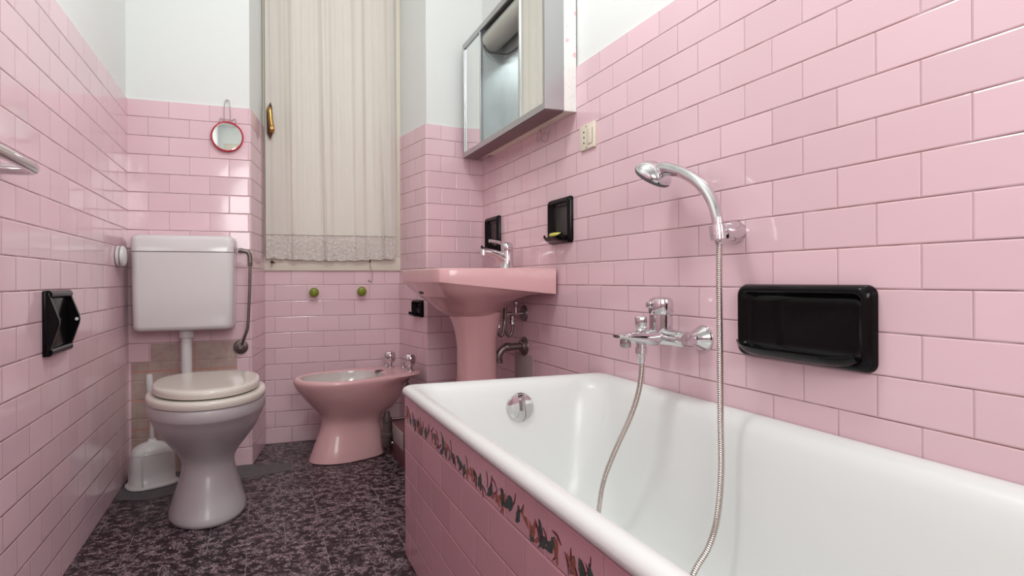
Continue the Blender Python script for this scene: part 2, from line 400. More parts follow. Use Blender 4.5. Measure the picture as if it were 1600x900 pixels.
def wall(name, i, ufun, zt=ZT, zmax=CEIL, tmat='tile', z0=0.0):
    j = (i + 1) % 8
    front = [Vector(PTS[i])] if i not in ARC else ARC[i][3:]
    front = front + ([Vector(PTS[j])] if j not in ARC else ARC[j][:4])
    bm = B(); uvl = bm.loops.layers.uv.new('UVMap');
    n = len(front)
    def strip(pa, za, pb, zb, mat):
        A = [bm.verts.new((p.x, p.y, za)) for p in pa]; Bv = [bm.verts.new((p.x, p.y, zb)) for p in pb]
        for k in range(len(A) - 1):
            f = bm.faces.new((A[k], A[k + 1], Bv[k + 1], Bv[k])); f.material_index = mat
            f.normal_update()
            for l in f.loops: l[uvl].uv = (ufun(l.vert.co), l.vert.co.z)
    def lerpseg(P, q=n):
        return [P[i].lerp(P[j], k / (q - 1)) for k in range(q)]
    pl, bk = lerpseg(PL), lerpseg(BK)
    strip(front, z0, front, zt, 0)
    if zmax > zt:
        strip(front, zt, pl, zt + 0.0015, 2); strip(pl, zt + 0.0015, pl, zmax, 1); strip(pl, zmax, bk, zmax, 1)
    else: strip(front, zt, bk, zt, 0)
    strip(bk, max(zmax, zt), bk, z0, 1); strip(bk, z0, front, z0, 1)
    # closing ends
    for k, idx in ((0, i), (n - 1, j)):
        pts = [(front[k], z0), (front[k], zt), (pl[k], zt + 0.0015), (pl[k], zmax), (bk[k], zmax), (bk[k], z0)] if zmax > zt else [(front[k], z0), (front[k], zt), (bk[k], zt), (bk[k], z0)]
        f = bm.faces.new([bm.verts.new((p.x, p.y, z)) for p, z in pts]); f.material_index = 1
    bmesh.ops.remove_doubles(bm, verts=bm.verts[:], dist=1e-5)
    bmesh.ops.recalc_face_normals(bm, faces=bm.faces[:])
    return obj(name, bm, [M[tmat], M['plaster'], M['caulk']], kind='structure', angle=35)
wall('wall_left', 0, lambda c: c.y - 1.6292)
wall('wall_back_left', 1, lambda c: c.x + 0.5045, tmat='tile_patch')
wall('wall_recess_left', 2, lambda c: (c.y - 2.722) * 1.02 + 0.0765)
wall('wall_recess_back', 3, lambda c: c.x - 0.0652, zt=0.834, zmax=0.834)
wall('wall_recess_right', 4, lambda c: -(c.y - 2.722) * 1.02 + 0.12)
wall('wall_back_right', 5, lambda c: c.x - 0.9686)
wall('wall_right', 6, lambda c: c.y - 1.2284)
# wall behind the camera with a plain door
bm = B(); uvl = bm.loops.layers.uv.new('UVMap')
box(bm, (XL - 0.09, YF - 0.09, 0), (-0.30, YF, CEIL)); box(bm, (0.50, YF - 0.09, 0), (XR + 0.09, YF, CEIL)); box(bm, (-0.30, YF - 0.09, 2.05), (0.50, YF, CEIL))
for f in bm.faces:
    f.material_index = 1
    for l in f.loops: l[uvl].uv = (l.vert.co.x, l.vert.co.z)
bmesh.ops.bisect_plane(bm, geom=bm.verts[:] + bm.edges[:] + bm.faces[:], plane_co=(0, 0, ZT), plane_no=(0, 0, 1))
for f in bm.faces:
    if f.calc_center_median().z < ZT: f.material_index = 0
obj('wall_front', bm, [M['tile'], M['plaster']], kind='structure', smooth=False)
bm = B(); box(bm, (-0.298, YF - 0.055, 0.005), (0.498, YF - 0.015, 2.045), 0.003)
for z0, z1 in ((0.15, 0.95), (1.08, 1.90)): box(bm, (-0.18, YF - 0.018, z0), (0.38, YF - 0.008, z1), 0.006)
d1 = obj('door_1', bm, M['wood_cream'], kind='structure')
bm = B(); lathe(bm, [(0.024, 0), (0.024, 0.006), (0.009, 0.010), (0.009, 0.045)], (0.43, YF - 0.015, 1.02), (0, 1, 0), 20)
tube(bm, [(0.43, YF + 0.028, 1.02), (0.38, YF + 0.032, 1.02), (0.32, YF + 0.030, 1.018)], 0.008, 12)
obj('door_handle', bm, M['brass'], d1)
bm = B(); box(bm, (XL - 0.09, YF - 0.09, -0.08), (XR + 0.09, 3.13, 0.0))
obj('floor', bm, M['floor'], kind='structure', smooth=False)
bm = B(); box(bm, (XL - 0.09, YF - 0.09, CEIL), (XR + 0.09, 3.13, CEIL + 0.08))
obj('ceiling', bm, M['plaster'], kind='structure', smooth=False)

# grey cement strip left in the floor where the toilet wall stands
bm = B(); poly = [(-0.497, 2.45), (-0.386, 2.405), (-0.09, 2.534), (0.118, 2.583), (0.124, 2.674), (-0.02, 2.712), (-0.035, 2.718), (-0.497, 2.716)]
loft(bm, [[Vector((x, y, 0.0)) for x, y in poly], [Vector((x, y, 0.003)) for x, y in poly]])
obj('trim_1', bm, M['cement'], kind='structure', smooth=False)
# low boxed-in ledge beneath the washbasin, beside the bathtub end
bm = B(); box(bm, (0.557, 1.70, 0.0), (XR - 0.001, 2.715, 0.15), 0.004)
obj('trim_2', bm, simple('mauve_brown_screed', (0.20, 0.085, 0.095), 0.55, noise=0.15), kind='structure')
# cement repairs on the tile
bm = B(); box(bm, (0.5555, 2.44, 0.075), (0.558, 2.70, 0.148), 0.0005); obj('trim_4', bm, M['cement_wall'], kind='structure')
bm = B(); box(bm, (XR - 0.003, 2.195, 0.155), (XR + 0.001, 2.375, 0.475), 0.001)
obj('trim_3', bm, M['cement_wall'], kind='structure')

# ------------------------------------------------------------------ window behind the curtain
WY = 3.036
bm = B()
box(bm, (0.0150, WY - 0.012, 0.8342), (0.6860, WY + 0.05, 0.905), 0.003); box(bm, (0.0150, WY - 0.012, 2.60), (0.6860, WY + 0.05, 2.67), 0.003)
box(bm, (0.0150, WY - 0.012, 0.9052), (0.062, WY + 0.05, 2.5998), 0.003); box(bm, (0.640, WY - 0.012, 0.9052), (0.6860, WY + 0.05, 2.5998), 0.003)
win = obj('window_1', bm, M['wood_cream'], kind='structure')
bm = B(); box(bm, (0.0625, WY - 0.006, 0.9055), (0.6395, WY + 0.03, 0.99), 0.003); box(bm, (0.0625, WY - 0.006, 2.51), (0.6395, WY + 0.03, 2.5995), 0.003)
box(bm, (0.0625, WY - 0.006, 0.9905), (0.13, WY + 0.03, 2.5095), 0.003); box(bm, (0.572, WY - 0.006, 0.9905), (0.6395, WY + 0.03, 2.5095), 0.003)
obj('window_sash', bm, M['wood_cream'], win)
bm = B(); box(bm, (0.128, WY + 0.008, 0.985), (0.574, WY + 0.013, 2.515)); obj('window_pane', bm, M['glass'], win, smooth=False)
bm = B(); box(bm, (0.010, WY, 2.671), (0.690, WY + 0.08, CEIL - 0.001)); obj('wall_lintel', bm, M['plaster'], kind='structure', smooth=False)
# brass handle on the casement edge
HY = WY - 0.046
bm = B(); loft(bm, [[Vector((0.0455 + dx * s, HY - h, 1.545 + dz * s)) for dx, dz in ((0.004, 0.089), (0.012, 0.062), (0.013, -0.055), (0.004, -0.089), (-0.012, -0.06), (-0.013, 0.05))] for h, s in ((0.0, 1.0), (0.003, 1.0), (0.006, 0.85))])
box(bm, (0.042, HY - 0.001, 1.50), (0.050, WY - 0.005, 1.515))
hnd = obj('handle_plate', bm, M['rust'], win, angle=30, label='dark pointed back plate')
bm = B(); lathe(bm, [(0.008, 0), (0.010, 0.010), (0.010, 0.022), (0.012, 0.030), (0.008, 0.034)], (0.055, HY - 0.005, 1.503), (0, -1, 0), 20)
tube(bm, [(0.055, HY - 0.012, 1.486), (0.056, HY - 0.016, 1.503), (0.050, HY - 0.017, 1.545), (0.046, HY - 0.016, 1.59), (0.042, HY - 0.012, 1.603)], [0.010, 0.012, 0.0115, 0.0115, 0.009], 14)
obj('window_handle', bm, M['brass'], win, label='aged brass lever')
bm = B(); tube(bm, [(0.656, WY - 0.017, 1.045), (0.656, WY - 0.017, 1.24)], 0.0045, 12, smooth=1)
for z in (1.085, 1.14, 1.2): lathe(bm, [(0.0055, 0), (0.0055, 0.003)], (0.656, WY - 0.017, z), (0, 0, 1), 12)
box(bm, (0.650, WY - 0.0165, 1.06), (0.664, WY - 0.011, 1.225)); obj('hinge', bm, M['wood_cream'], win)
# screw hooks below the lace
for i, (x, z) in enumerate(((0.0535, 0.878), (0.521, 0.889))):
    bm = B(); tube(bm, [(x, WY - 0.011, z), (x, WY - 0.032, z), (x, WY - 0.040, z - 0.006), (x, WY - 0.036, z - 0.014)], 0.0028, 8)
    lathe(bm, [(0.007, 0), (0.006, 0.003)], (x, WY - 0.012, z), (0, -1, 0), 12)
    if i == 0: tube(bm, [(x - 0.008, WY - 0.034, z - 0.002), (x + 0.014, WY - 0.036, z - 0.006)], 0.003, 8, smooth=1)
    obj('screw_hook', bm, M['rust'], label=('rusty screw hook with a cross pin under the left end of the lace' if i == 0 else 'rusty screw hook holding a dangling white wire under the lace'), cat='hook')
bm = B(); tube(bm, [(0.521, WY - 0.036, 0.872), (0.524, WY - 0.037, 0.85), (0.533, WY - 0.034, 0.82), (0.532, WY - 0.030, 0.79), (0.526, WY - 0.028, 0.778), (0.516, WY - 0.028, 0.782), (0.512, WY - 0.030, 0.789), (0.520, WY - 0.030, 0.782), (0.532, WY - 0.028, 0.774)], 0.0016, 8)
obj('curtain_wire', bm, M['wire'], label='short pale wire dangling from the hook under the lace curtain', cat='wire')

# curtain: gathered cloth with a lace band
CURT = thing('curtain', (0.34, 2.985, 0.89), 'long cream curtain with lace hem hanging over the window', 'curtain')
ZLAB = 0.0
PLE = [(0.150, 0.014), (0.302, 0.020), (0.452, 0.009), (0.568, 0.022), (0.592, 0.010)]
def cx_edge(t, z):
    # left/right edges: nearly straight, hem a touch narrower at the right
    xl = 0.0255; xr = 0.662 - 0.012 * max(0.0, min(1.0, (1.35 - z) / 0.45)); return xl + (xr - xl) * t
def cdepth(x, z):
    d = 0.011 * sin(x * 43 + 0.6 * sin(z * 1.3)) + 0.007 * sin(x * 79 + 1.1 + 0.5 * z) + 0.0022 * sin(x * 190 + z * 2)
    d *= 0.38 + 0.62 * min(1, max(0, (z - 0.98) / 0.5))
    for px, a in PLE:
        sx = px + (0.010 * (1.0 - z) if px < 0.56 else -0.035 * (z - 1.0) * 0.6 + 0.02)
        q = (x - sx) / 0.0055
        d += a * math.exp(-q * q) * (0.55 + 0.45 * sin(2 + z))
    return d
def hem(x): return 0.897 - 0.011 * sin((x - 0.03) / 0.62 * pi) - 0.005 * abs(sin(x * 52))
def cloth(bm, zfun0, zfun1, nz, nx=260, off=0.0, thick=0.0012):
    F = []
    for side in (0, 1):
        rows = []
        for k in range(nz + 1):
            row = []
            for i in range(nx + 1):
                t = i / nx; x = cx_edge(t, 1.2); z = zfun0(x) + (zfun1(x) - zfun0(x)) * k / nz
                xx = cx_edge(t, z); y = 3.002 - cdepth(xx, z) - off + (thick if side else 0)
                row.append(bm.verts.new((xx, y, z)))
            rows.append(row)
        F.append(rows)
        for k in range(nz):
            for i in range(nx):
                q = (rows[k][i], rows[k][i + 1], rows[k + 1][i + 1], rows[k + 1][i]); bm.faces.new(q if not side else q[::-1])
    a, b = F
    for i in range(nx):
        bm.faces.new((a[0][i], b[0][i], b[0][i + 1], a[0][i + 1])); bm.faces.new((a[-1][i], a[-1][i + 1], b[-1][i + 1], b[-1][i]))
    for k in range(nz):
        bm.faces.new((a[k][0], a[k + 1][0], b[k + 1][0], b[k][0])); bm.faces.new((a[k][-1], b[k][-1], b[k + 1][-1], a[k + 1][-1]))
bm = B(); cloth(bm, lambda x: 1.002, lambda x: 2.62, 60); obj('drape', bm, M['curtain'], CURT, angle=80)
bm = B(); cloth(bm, hem, lambda x: 1.008 - 0.004 * sin(x * 9), 12, off=0.003); obj('lace_trim', bm, M['lace'], CURT, angle=80, label='scalloped openwork lace band')
bm = B(); tube(bm, [(cx_edge(q / 60, 1.008), 2.9995 - cdepth(cx_edge(q / 60, 1.008), 1.008) - 0.002, 1.008) for q in range(61)], 0.0022, 6, 2); obj('lace_seam', bm, M['lace'], CURT)
bm = B(); tube(bm, [(0.026, 2.996, 2.63), (0.66, 2.996, 2.63)], 0.006, 12, smooth=1); obj('curtain_rod', bm, M['brass'], CURT)

# green knobs under the window
for x, z, lb in ((0.248, 0.728, 'round olive green knob under the window, the left of the pair'), (0.4808, 0.731, 'round olive green knob under the window, nearer the washbasin')):
    bm = B(); lathe(bm, [(0.010, 0), (0.009, 0.008), (0.016, 0.012), (0.0225, 0.020), (0.0235, 0.028), (0.021, 0.036), (0.014, 0.041), (0.007, 0.0425), (0.0062, 0.041), (0.0001, 0.0412)], (x, WY, z), (0, -1, 0), 36)
    obj('round_hanging_peg', bm, M['green'], label=lb, cat='knob')

# ------------------------------------------------------------------ bathtub
TUB = thing('bathtub', (0.71, 0.83, 0.0), 'white enamelled bathtub boxed in with pink tiles along the right wall', 'bathtub')
X0, X1, Y0, Y1 = 0.378, 1.0375, -0.015, 1.690
bm = B(); k = 8
rings = [rrect(X0 + 0.004, X1, Y0, Y1 - 0.004, 0.4605, 0.030, k), rrect(X0, X1, Y0, Y1, 0.466, 0.034, k), rrect(X0 - 0.0005, X1, Y0, Y1, 0.473, 0.034, k),
         rrect(X0 + 0.003, X1, Y0 + 0.003, Y1 - 0.003, 0.480, 0.034, k), rrect(X0 + 0.010, X1 - 0.002, Y0 + 0.010, Y1 - 0.010, 0.4855, 0.034, k),
         rrect(X0 + 0.022, X1 - 0.010, Y0 + 0.022, Y1 - 0.022, 0.4865, 0.040, k), rrect(X0 + 0.036, X1 - 0.026, Y0 + 0.036, Y1 - 0.036, 0.482, 0.05, k),
         rrect(X0 + 0.048, X1 - 0.040, Y0 + 0.048, Y1 - 0.048, 0.470, 0.07, k), rrect(X0 + 0.056, X1 - 0.050, Y0 + 0.060, Y1 - 0.058, 0.450, 0.085, k),
         rrect(X0 + 0.066, X1 - 0.060, Y0 + 0.090, Y1 - 0.070, 0.40, 0.10, k), rrect(X0 + 0.080, X1 - 0.074, Y0 + 0.150, Y1 - 0.090, 0.30, 0.11, k),
         rrect(X0 + 0.094, X1 - 0.088, Y0 + 0.21, Y1 - 0.112, 0.20, 0.12, k), rrect(X0 + 0.108, X1 - 0.102, Y0 + 0.26, Y1 - 0.135, 0.135, 0.13, k),
         rrect(X0 + 0.135, X1 - 0.13, Y0 + 0.32, Y1 - 0.17, 0.095, 0.13, k), rrect(X0 + 0.19, X1 - 0.185, Y0 + 0.40, Y1 - 0.24, 0.080, 0.11, k), rrect(X0 + 0.30, X1 - 0.30, Y0 + 0.70, Y1 - 0.40, 0.074, 0.02, k)]
out = [rrect(X0 + 0.30, X1 - 0.30, Y0 + 0.70, Y1 - 0.40, 0.068, 0.02, k), rrect(X0 + 0.18, X1 - 0.175, Y0 + 0.39, Y1 - 0.23, 0.072, 0.11, k),
       rrect(X0 + 0.10, X1 - 0.095, Y0 + 0.25, Y1 - 0.12, 0.130, 0.13, k), rrect(X0 + 0.058, X1 - 0.053, Y0 + 0.08, Y1 - 0.060, 0.40, 0.10, k), rrect(X0 + 0.035, X1 - 0.03, Y0 + 0.03, Y1 - 0.03, 0.4605, 0.05, k)]
loft(bm, rings + out + [rings[0]], False, False); bmesh.ops.remove_doubles(bm, verts=bm.verts[:], dist=1e-6)
obj('tub_shell', bm, M['enamel'], TUB, angle=70)
bm = B(); uvl = bm.loops.layers.uv.new('UVMap')
AX = 0.3885
box(bm, (AX, -0.10, 0.0), (AX + 0.022, 1.679, 0.4535), 0.0025); box(bm, (AX + 0.0225, 1.655, 0.0), (XR - 0.001, 1.679, 0.4535), 0.0025)
bmesh.ops.recalc_face_normals(bm, faces=bm.faces[:])
for f in bm.faces:
    for l in f.loops: l[uvl].uv = (l.vert.co.y - 0.9353, l.vert.co.z) if abs(f.normal.x) > 0.5 else (l.vert.co.x, l.vert.co.z)
obj('tiled_apron', bm, M['apron'], TUB, smooth=False, label='dusky pink tiled side panel')
# painted flower garland on the top course of the apron
bm = B(); random.seed(11)
def blade(y, z, L, w, ang, mat):
    n = 9; t0 = Vector((0, cos(ang), sin(ang))); s = Vector((0, -sin(ang), cos(ang))); c = Vector((AX - 0.0008, y, z))
    prof = [c + t0 * (L * (q / (n - 1) - 0.5)) + s * (w * 0.5 * sin(pi * q / (n - 1)) ** 0.7 * (1 + 0.4 * random.uniform(-1, 1)) + 0.12 * L * sin(pi * q / (n - 1))) for q in range(n)]
    back = [c + t0 * (L * (q / (n - 1) - 0.5)) - s * (w * 0.5 * sin(pi * q / (n - 1)) ** 0.7 * (1 + 0.4 * random.uniform(-1, 1))) + s * 0.12 * L * sin(pi * q / (n - 1)) for q in range(n - 2, 0, -1)]
    P = prof + back
    jj = random.uniform(0, 0.0004); P = [p + Vector((-jj, 0, 0)) for p in P]
    Q = [p + Vector((0.001 + jj, 0, 0)) for p in P]
    loft(bm, [Q, P], mat=mat)
y0 = 1.585
while y0 > 0.42:
    for q in range(4): blade(y0 + random.uniform(-0.05, 0.05), 0.404 + random.uniform(-0.008, 0.012), random.uniform(0.022, 0.04), 0.014, random.uniform(0.5, 2.4), 0)
    for q in range(6): blade(y0 + 0.05 + random.uniform(-0.035, 0.035), 0.405 + random.uniform(-0.010, 0.016), random.uniform(0.015, 0.028), 0.008, random.uniform(0.3, 2.8), 1)
    for q in range(7): blade(y0 + random.uniform(-0.07, 0.07), 0.408 + random.uniform(-0.014, 0.020), 0.030, 0.0024, random.uniform(0.3, 2.8), 2)
    y0 -= random.uniform(0.115, 0.15)
obj('flower_border', bm, [M['leaf'], M['petal'], M['stem']], TUB, smooth=False, label='painted garland of green leaves and orange flowers')
# overflow cover
bm = B(); lathe(bm, [(0.036, 0), (0.042, 0.003), (0.043, 0.008), (0.040, 0.013), (0.030, 0.015), (0.0001, 0.0155)], (0.722, 1.6235, 0.408), (0, -1, 0.09), 40)
ov = obj('overflow_cover', bm, M['chrome'], TUB, label='round chrome overflow cover')
bm = B(); box(bm, (0.719, 1.598, 0.400), (0.725, 1.612, 0.436), 0.002); obj('overflow_grip', bm, M['chrome_dull'], ov)

# ------------------------------------------------------------------ bath mixer, hand shower, hose
MIX = thing('bath_mixer', (XR, 1.285, 0.63), 'chrome wall-mounted bath mixer tap above the bathtub', 'tap')
for y in (1.210, 1.360):
    bm = B(); lathe(bm, [(0.0335, 0.0), (0.0340, 0.004), (0.031, 0.009), (0.0175, 0.033), (0.0165, 0.038), (0.0165, 0.052)], (XR, y, 0.637), (-1, 0, 0), 40); obj('wall_rosette', bm, M['chrome'], MIX)
bm = B(); tube(bm, [(0.972, 1.192, 0.637), (0.972, 1.21, 0.637), (0.972, 1.25, 0.638), (0.970, 1.285, 0.640), (0.972, 1.32, 0.638), (0.972, 1.378, 0.637)], [0.0175, 0.020, 0.021, 0.024, 0.021, 0.0175], 24, squash=(1, 1))
lathe(bm, [(0.024, 0.625), (0.0280, 0.64), (0.0290, 0.66), (0.0290, 0.694)], (0.968, 1.285, 0.0), (0, 0, 1), 36)
for y in (1.205, 1.362): lathe(bm, [(0.0150, 0), (0.0185, 0.002), (0.0185, 0.014), (0.015, 0.016)], (0.988, y, 0.637), (-1, 0, 0), 8)
obj('mixer_body', bm, M['chrome'], MIX)
bm = B(); lathe(bm, [(0.0285, 0.6955), (0.0305, 0.698), (0.0310, 0.724), (0.0285, 0.733), (0.020, 0.7385), (0.0001, 0.741)], (0.968, 1.285, 0.0), (0, 0, 1), 40)
box(bm, (0.928, 1.275, 0.712), (0.945, 1.295, 0.728), 0.004, 3)
obj('mixer_lever', bm, M['chrome'], MIX)
# spout, flat and beak like, reaching into the room
bm = B(); sec = []
for s, w, h, z in ((0.950, 0.0235, 0.023, 0.637), (0.925, 0.023, 0.020, 0.637), (0.895, 0.0225, 0.0165, 0.639), (0.868, 0.0215, 0.0130, 0.641), (0.848, 0.020, 0.0085, 0.6425), (0.836, 0.0165, 0.004, 0.6425)):
    sec.append([Vector((s, 1.285 + w * cos(a), z + h * sin(a))) for a in [2 * pi * q / 24 for q in range(24)]])
loft(bm, sec); obj('spout', bm, M['chrome'], MIX, angle=60)
bm = B(); lathe(bm, [(0.0125, 0.636), (0.0135, 0.630), (0.0135, 0.617), (0.0115, 0.614)], (0.862, 1.285, 0), (0, 0, 1), 28); obj('aerator', bm, M['chrome_dull'], MIX)
bm = B(); lathe(bm, [(0.009, 0.648), (0.0125, 0.656), (0.0095, 0.660), (0.0125, 0.665), (0.0145, 0.688), (0.0125, 0.691), (0.0001, 0.6905)], (0.908, 1.285, 0), (0, 0, 1), 32, flute=8, fd=0.05); obj('diverter_knob', bm, M['chrome'], MIX)
bm = B(); lathe(bm, [(0.012, 0.628), (0.012, 0.614), (0.0138, 0.613), (0.0138, 0.597), (0.0105, 0.595), (0.0095, 0.580), (0.0075, 0.572)], (0.908, 1.285, 0), (0, 0, 1), 24); obj('hose_outlet', bm, M['chrome'], MIX)

HOSE = thing('shower_hose', (0.95, 1.28, 0.09), 'ribbed steel shower hose looping from mixer through the tub to shower head', 'hose')
path = catmull([(0.908, 1.285, 0.580), (0.909, 1.2845, 0.560), (0.904, 1.291, 0.500), (0.896, 1.316, 0.430), (0.880, 1.356, 0.342), (0.858, 1.377, 0.262), (0.835, 1.366, 0.200), (0.80, 1.32, 0.130), (0.76, 1.22, 0.0855), (0.75, 1.10, 0.0845),
                (0.775, 1.03, 0.095), (0.815, 1.012, 0.145), (0.852, 1.017, 0.188), (0.885, 1.021, 0.2215), (0.912, 1.026, 0.276), (0.928, 1.031, 0.368), (0.940, 1.045, 0.488), (0.950, 1.057, 0.624), (0.957, 1.066, 0.764), (0.959, 1.0675, 0.850), (0.960, 1.068, 0.868)], 10)
P = resample(path, 0.00115)
bm = B(); n = len(P); N = 10; prev = None; rings = []
for i, p in enumerate(P):
    d = (P[min(i + 2, n - 1)] - P[max(i - 2, 0)]).normalized()
    if prev is None: x, y, _ = frame_of(d)
    else: x = (prev - d * prev.dot(d)).normalized(); y = d.cross(x)
    prev = x; r = (0.0071, 0.0071, 0.0062, 0.0052)[i % 4]
    rings.append([p + (x * cos(2 * pi * j / N) + y * sin(2 * pi * j / N)) * r for j in range(N)])
loft(bm, rings); obj('hose_tube', bm, M['hose'], HOSE, angle=30)
bm = B(); lathe(bm, [(0.0085, 0), (0.0100, 0.004), (0.0105, 0.026), (0.0085, 0.030)], (0.960, 1.0676, 0.862), (0.004, 0.03, 1), 24); obj('hose_nut', bm, M['chrome'], HOSE)

HOLD = thing('shower_holder', (XR, 1.098, 0.892), 'chrome wall bracket that carries the hand shower', 'bracket')
bm = B(); lathe(bm, [(0.0245, 0.0), (0.0255, 0.004), (0.0245, 0.020), (0.021, 0.030), (0.020, 0.050), (0.014, 0.058)], (XR, 1.098, 0.892), (-1, -0.17, 0), 40); obj('wall_base', bm, M['chrome'], HOLD, label='stubby round wall mount')
bm = B(); lathe(bm, [(0.0125, -0.018), (0.0165, -0.016), (0.0175, 0.0), (0.0170, 0.016), (0.0130, 0.018)], (0.962, 1.075, 0.887), (0.0, 0.12, 1), 32); obj('cradle', bm, M['chrome'], HOLD)
HS = thing('hand_shower', (0.962, 1.075, 0.90), 'curved chrome hand shower with grey spray plate hung on the wall', 'shower head')
bm = B()
sp_ = [(0.962, 1.0755, 0.893), (0.963, 1.0785, 0.921), (0.965, 1.0935, 0.957), (0.965, 1.118, 0.9905), (0.965, 1.152, 1.018), (0.965, 1.192, 1.040), (0.964, 1.230, 1.054), (0.962, 1.258, 1.062), (0.960, 1.285, 1.066)]
tube(bm, sp_, [0.0118, 0.0125, 0.0130, 0.0135, 0.0138, 0.0140, 0.0155, 0.0175, 0.015], 24, 8)
obj('handle', bm, M['chrome'], HS, angle=70)
bm = B()
ax = Vector((-0.16, 0.60, -0.80)).normalized()
hc = Vector((0.960, 1.300, 1.056))
lathe(bm, [(0.010, -0.030), (0.022, -0.027), (0.036, -0.019), (0.046, -0.008), (0.0495, 0.000), (0.0495, 0.005)], hc, ax, 44)
hd = obj('head_shell', bm, M['chrome'], HS, angle=60)
bm = B(); lathe(bm, [(0.048, 0.002), (0.0485, 0.010), (0.045, 0.014), (0.0001, 0.0145)], hc, ax, 44)
fx, fy, fa = frame_of(ax)
for rr, nn in ((0.013, 6), (0.025, 12), (0.037, 18)):
    for q in range(nn):
        a = 2 * pi * q / nn; lathe(bm, [(0.0016, 0.014), (0.0012, 0.0165)], hc + (fx * cos(a) + fy * sin(a)) * rr, ax, 6)
obj('spray_plate', bm, simple('grey_spray_rubber', (0.10, 0.095, 0.10), 0.4), hd, label='grey nozzle disc')

# ------------------------------------------------------------------ black ceramic fittings
def dish(name, y0, y1, z0, z1, wallm, label, lipd, depth=0.024, rad=0.018, fr=0.018, soapbar=False):
    """local frame: X = along wall, Y = height, Z = out of the wall; wallm maps to the world"""
    w, h = y1 - y0, z1 - z0
    t = thing(name, wallm @ Vector((w / 2, 0, 0)), label, 'soap dish')
    bm = B()
    def rr(i, z, r): return [Vector((p.x, p.y, z)) for p in rrect(i, w - i, i, h - i, 0, max(r, 0.003), 6)]
    loft(bm, [rr(0, 0, rad), rr(0, depth * 0.35, rad), rr(fr * 0.25, depth * 0.85, rad), rr(fr * 0.55, depth, rad * 0.9), rr(fr * 0.85, depth * 0.92, rad * 0.8),
              rr(fr * 1.05, depth * 0.6, rad * 0.7), rr(fr * 1.35, 0.006, rad * 0.6), rr(fr * 1.9, 0.0035, rad * 0.4)])
    xf(bm, wallm); obj('back_plate', bm, M['black'], t, angle=60)
    # scooped tray
    bm = B(); a, b = fr * 1.0, w - fr * 1.0
    prof = [(h * 0.17, 0.004), (fr * 1.25, 0.008), (fr * 0.9, depth * 0.7), (fr * 0.75, depth + lipd * 0.4), (fr * 0.9, depth + lipd * 0.8), (fr * 1.35, depth + lipd), (fr * 1.3, depth + lipd + 0.004),
            (fr * 0.75, depth + lipd * 0.95), (fr * 0.35, depth + lipd * 0.45), (fr * 0.3, depth * 0.6), (fr * 0.3, 0.003), (h * 0.16, 0.0025)]
    NS = 14; rings = []
    for q in range(NS + 1):
        x = a + (b - a) * q / NS; e = abs(2 * q / NS - 1) ** 6
        rings.append([Vector((x, yy + e * 0.012 * (1 if zz > depth * 0.5 else 0.3), 0.003 + (zz - 0.003) * (1 - 0.30 * e))) for yy, zz in prof])
    loft(bm, rings); xf(bm, wallm); obj('tray', bm, M['black'], t, angle=60)
    return t
def wm_right(y0, z0): return Matrix(((0, 0, -1, XR + 0.0005), (1, 0, 0, y0), (0, 1, 0, z0), (0, 0, 0, 1)))
dish('soap_dish', 0.7665, 1.083, 0.6125, 0.7725, wm_right(0.7665, 0.6125), 'wide black ceramic soap dish above the bathtub', 0.026, 0.024, 0.020, 0.019)
dish('soap_dish', 1.862, 2.034, 0.915, 1.081, wm_right(1.862, 0.915), 'upright black ceramic dish holding yellow soap on the right wall', 0.030, 0.020, 0.014, 0.018)
dish('soap_dish', 2.530, 2.701, 0.915, 1.081, wm_right(2.530, 0.915), 'upright black ceramic dish behind the washbasin tap in the corner', 0.030, 0.020, 0.014, 0.018)
bm = B(); loft(bm, [super_ring(1.012, 1.945, z, 0.017 * s, 0.036 * s, 2.6, 28) for z, s in ((0.9385, 0.75), (0.941, 0.95), (0.947, 1.0), (0.952, 0.93), (0.954, 0.7))])
obj('soap_bar', bm, M['soap'], label='yellow bar of soap lying in the black dish above the washbasin edge', cat='soap', angle=60)
# small dish on the right reveal
ra, rb = Vector((0.679, 3.036, 0)), Vector((0.738, 2.722, 0)); rd = (rb - ra).normalized(); rn = Vector((rd.y, -rd.x, 0)); rn = -rn if rn.x > 0 else rn
o = rb - rd * 0.135 + rn * 0.0006
def wm_gen(o, u, nrm, z0): return Matrix(((u.x, 0, nrm.x, o.x), (u.y, 0, nrm.y, o.y), (0, 1, 0, z0), (0, 0, 0, 1)))
dish('soap_dish', 0, 0.105, 0.608, 0.690, wm_gen(o, rd, rn, 0.608), 'small black ceramic dish on the window reveal above the bidet', 0.022, 0.020, 0.010, 0.012)
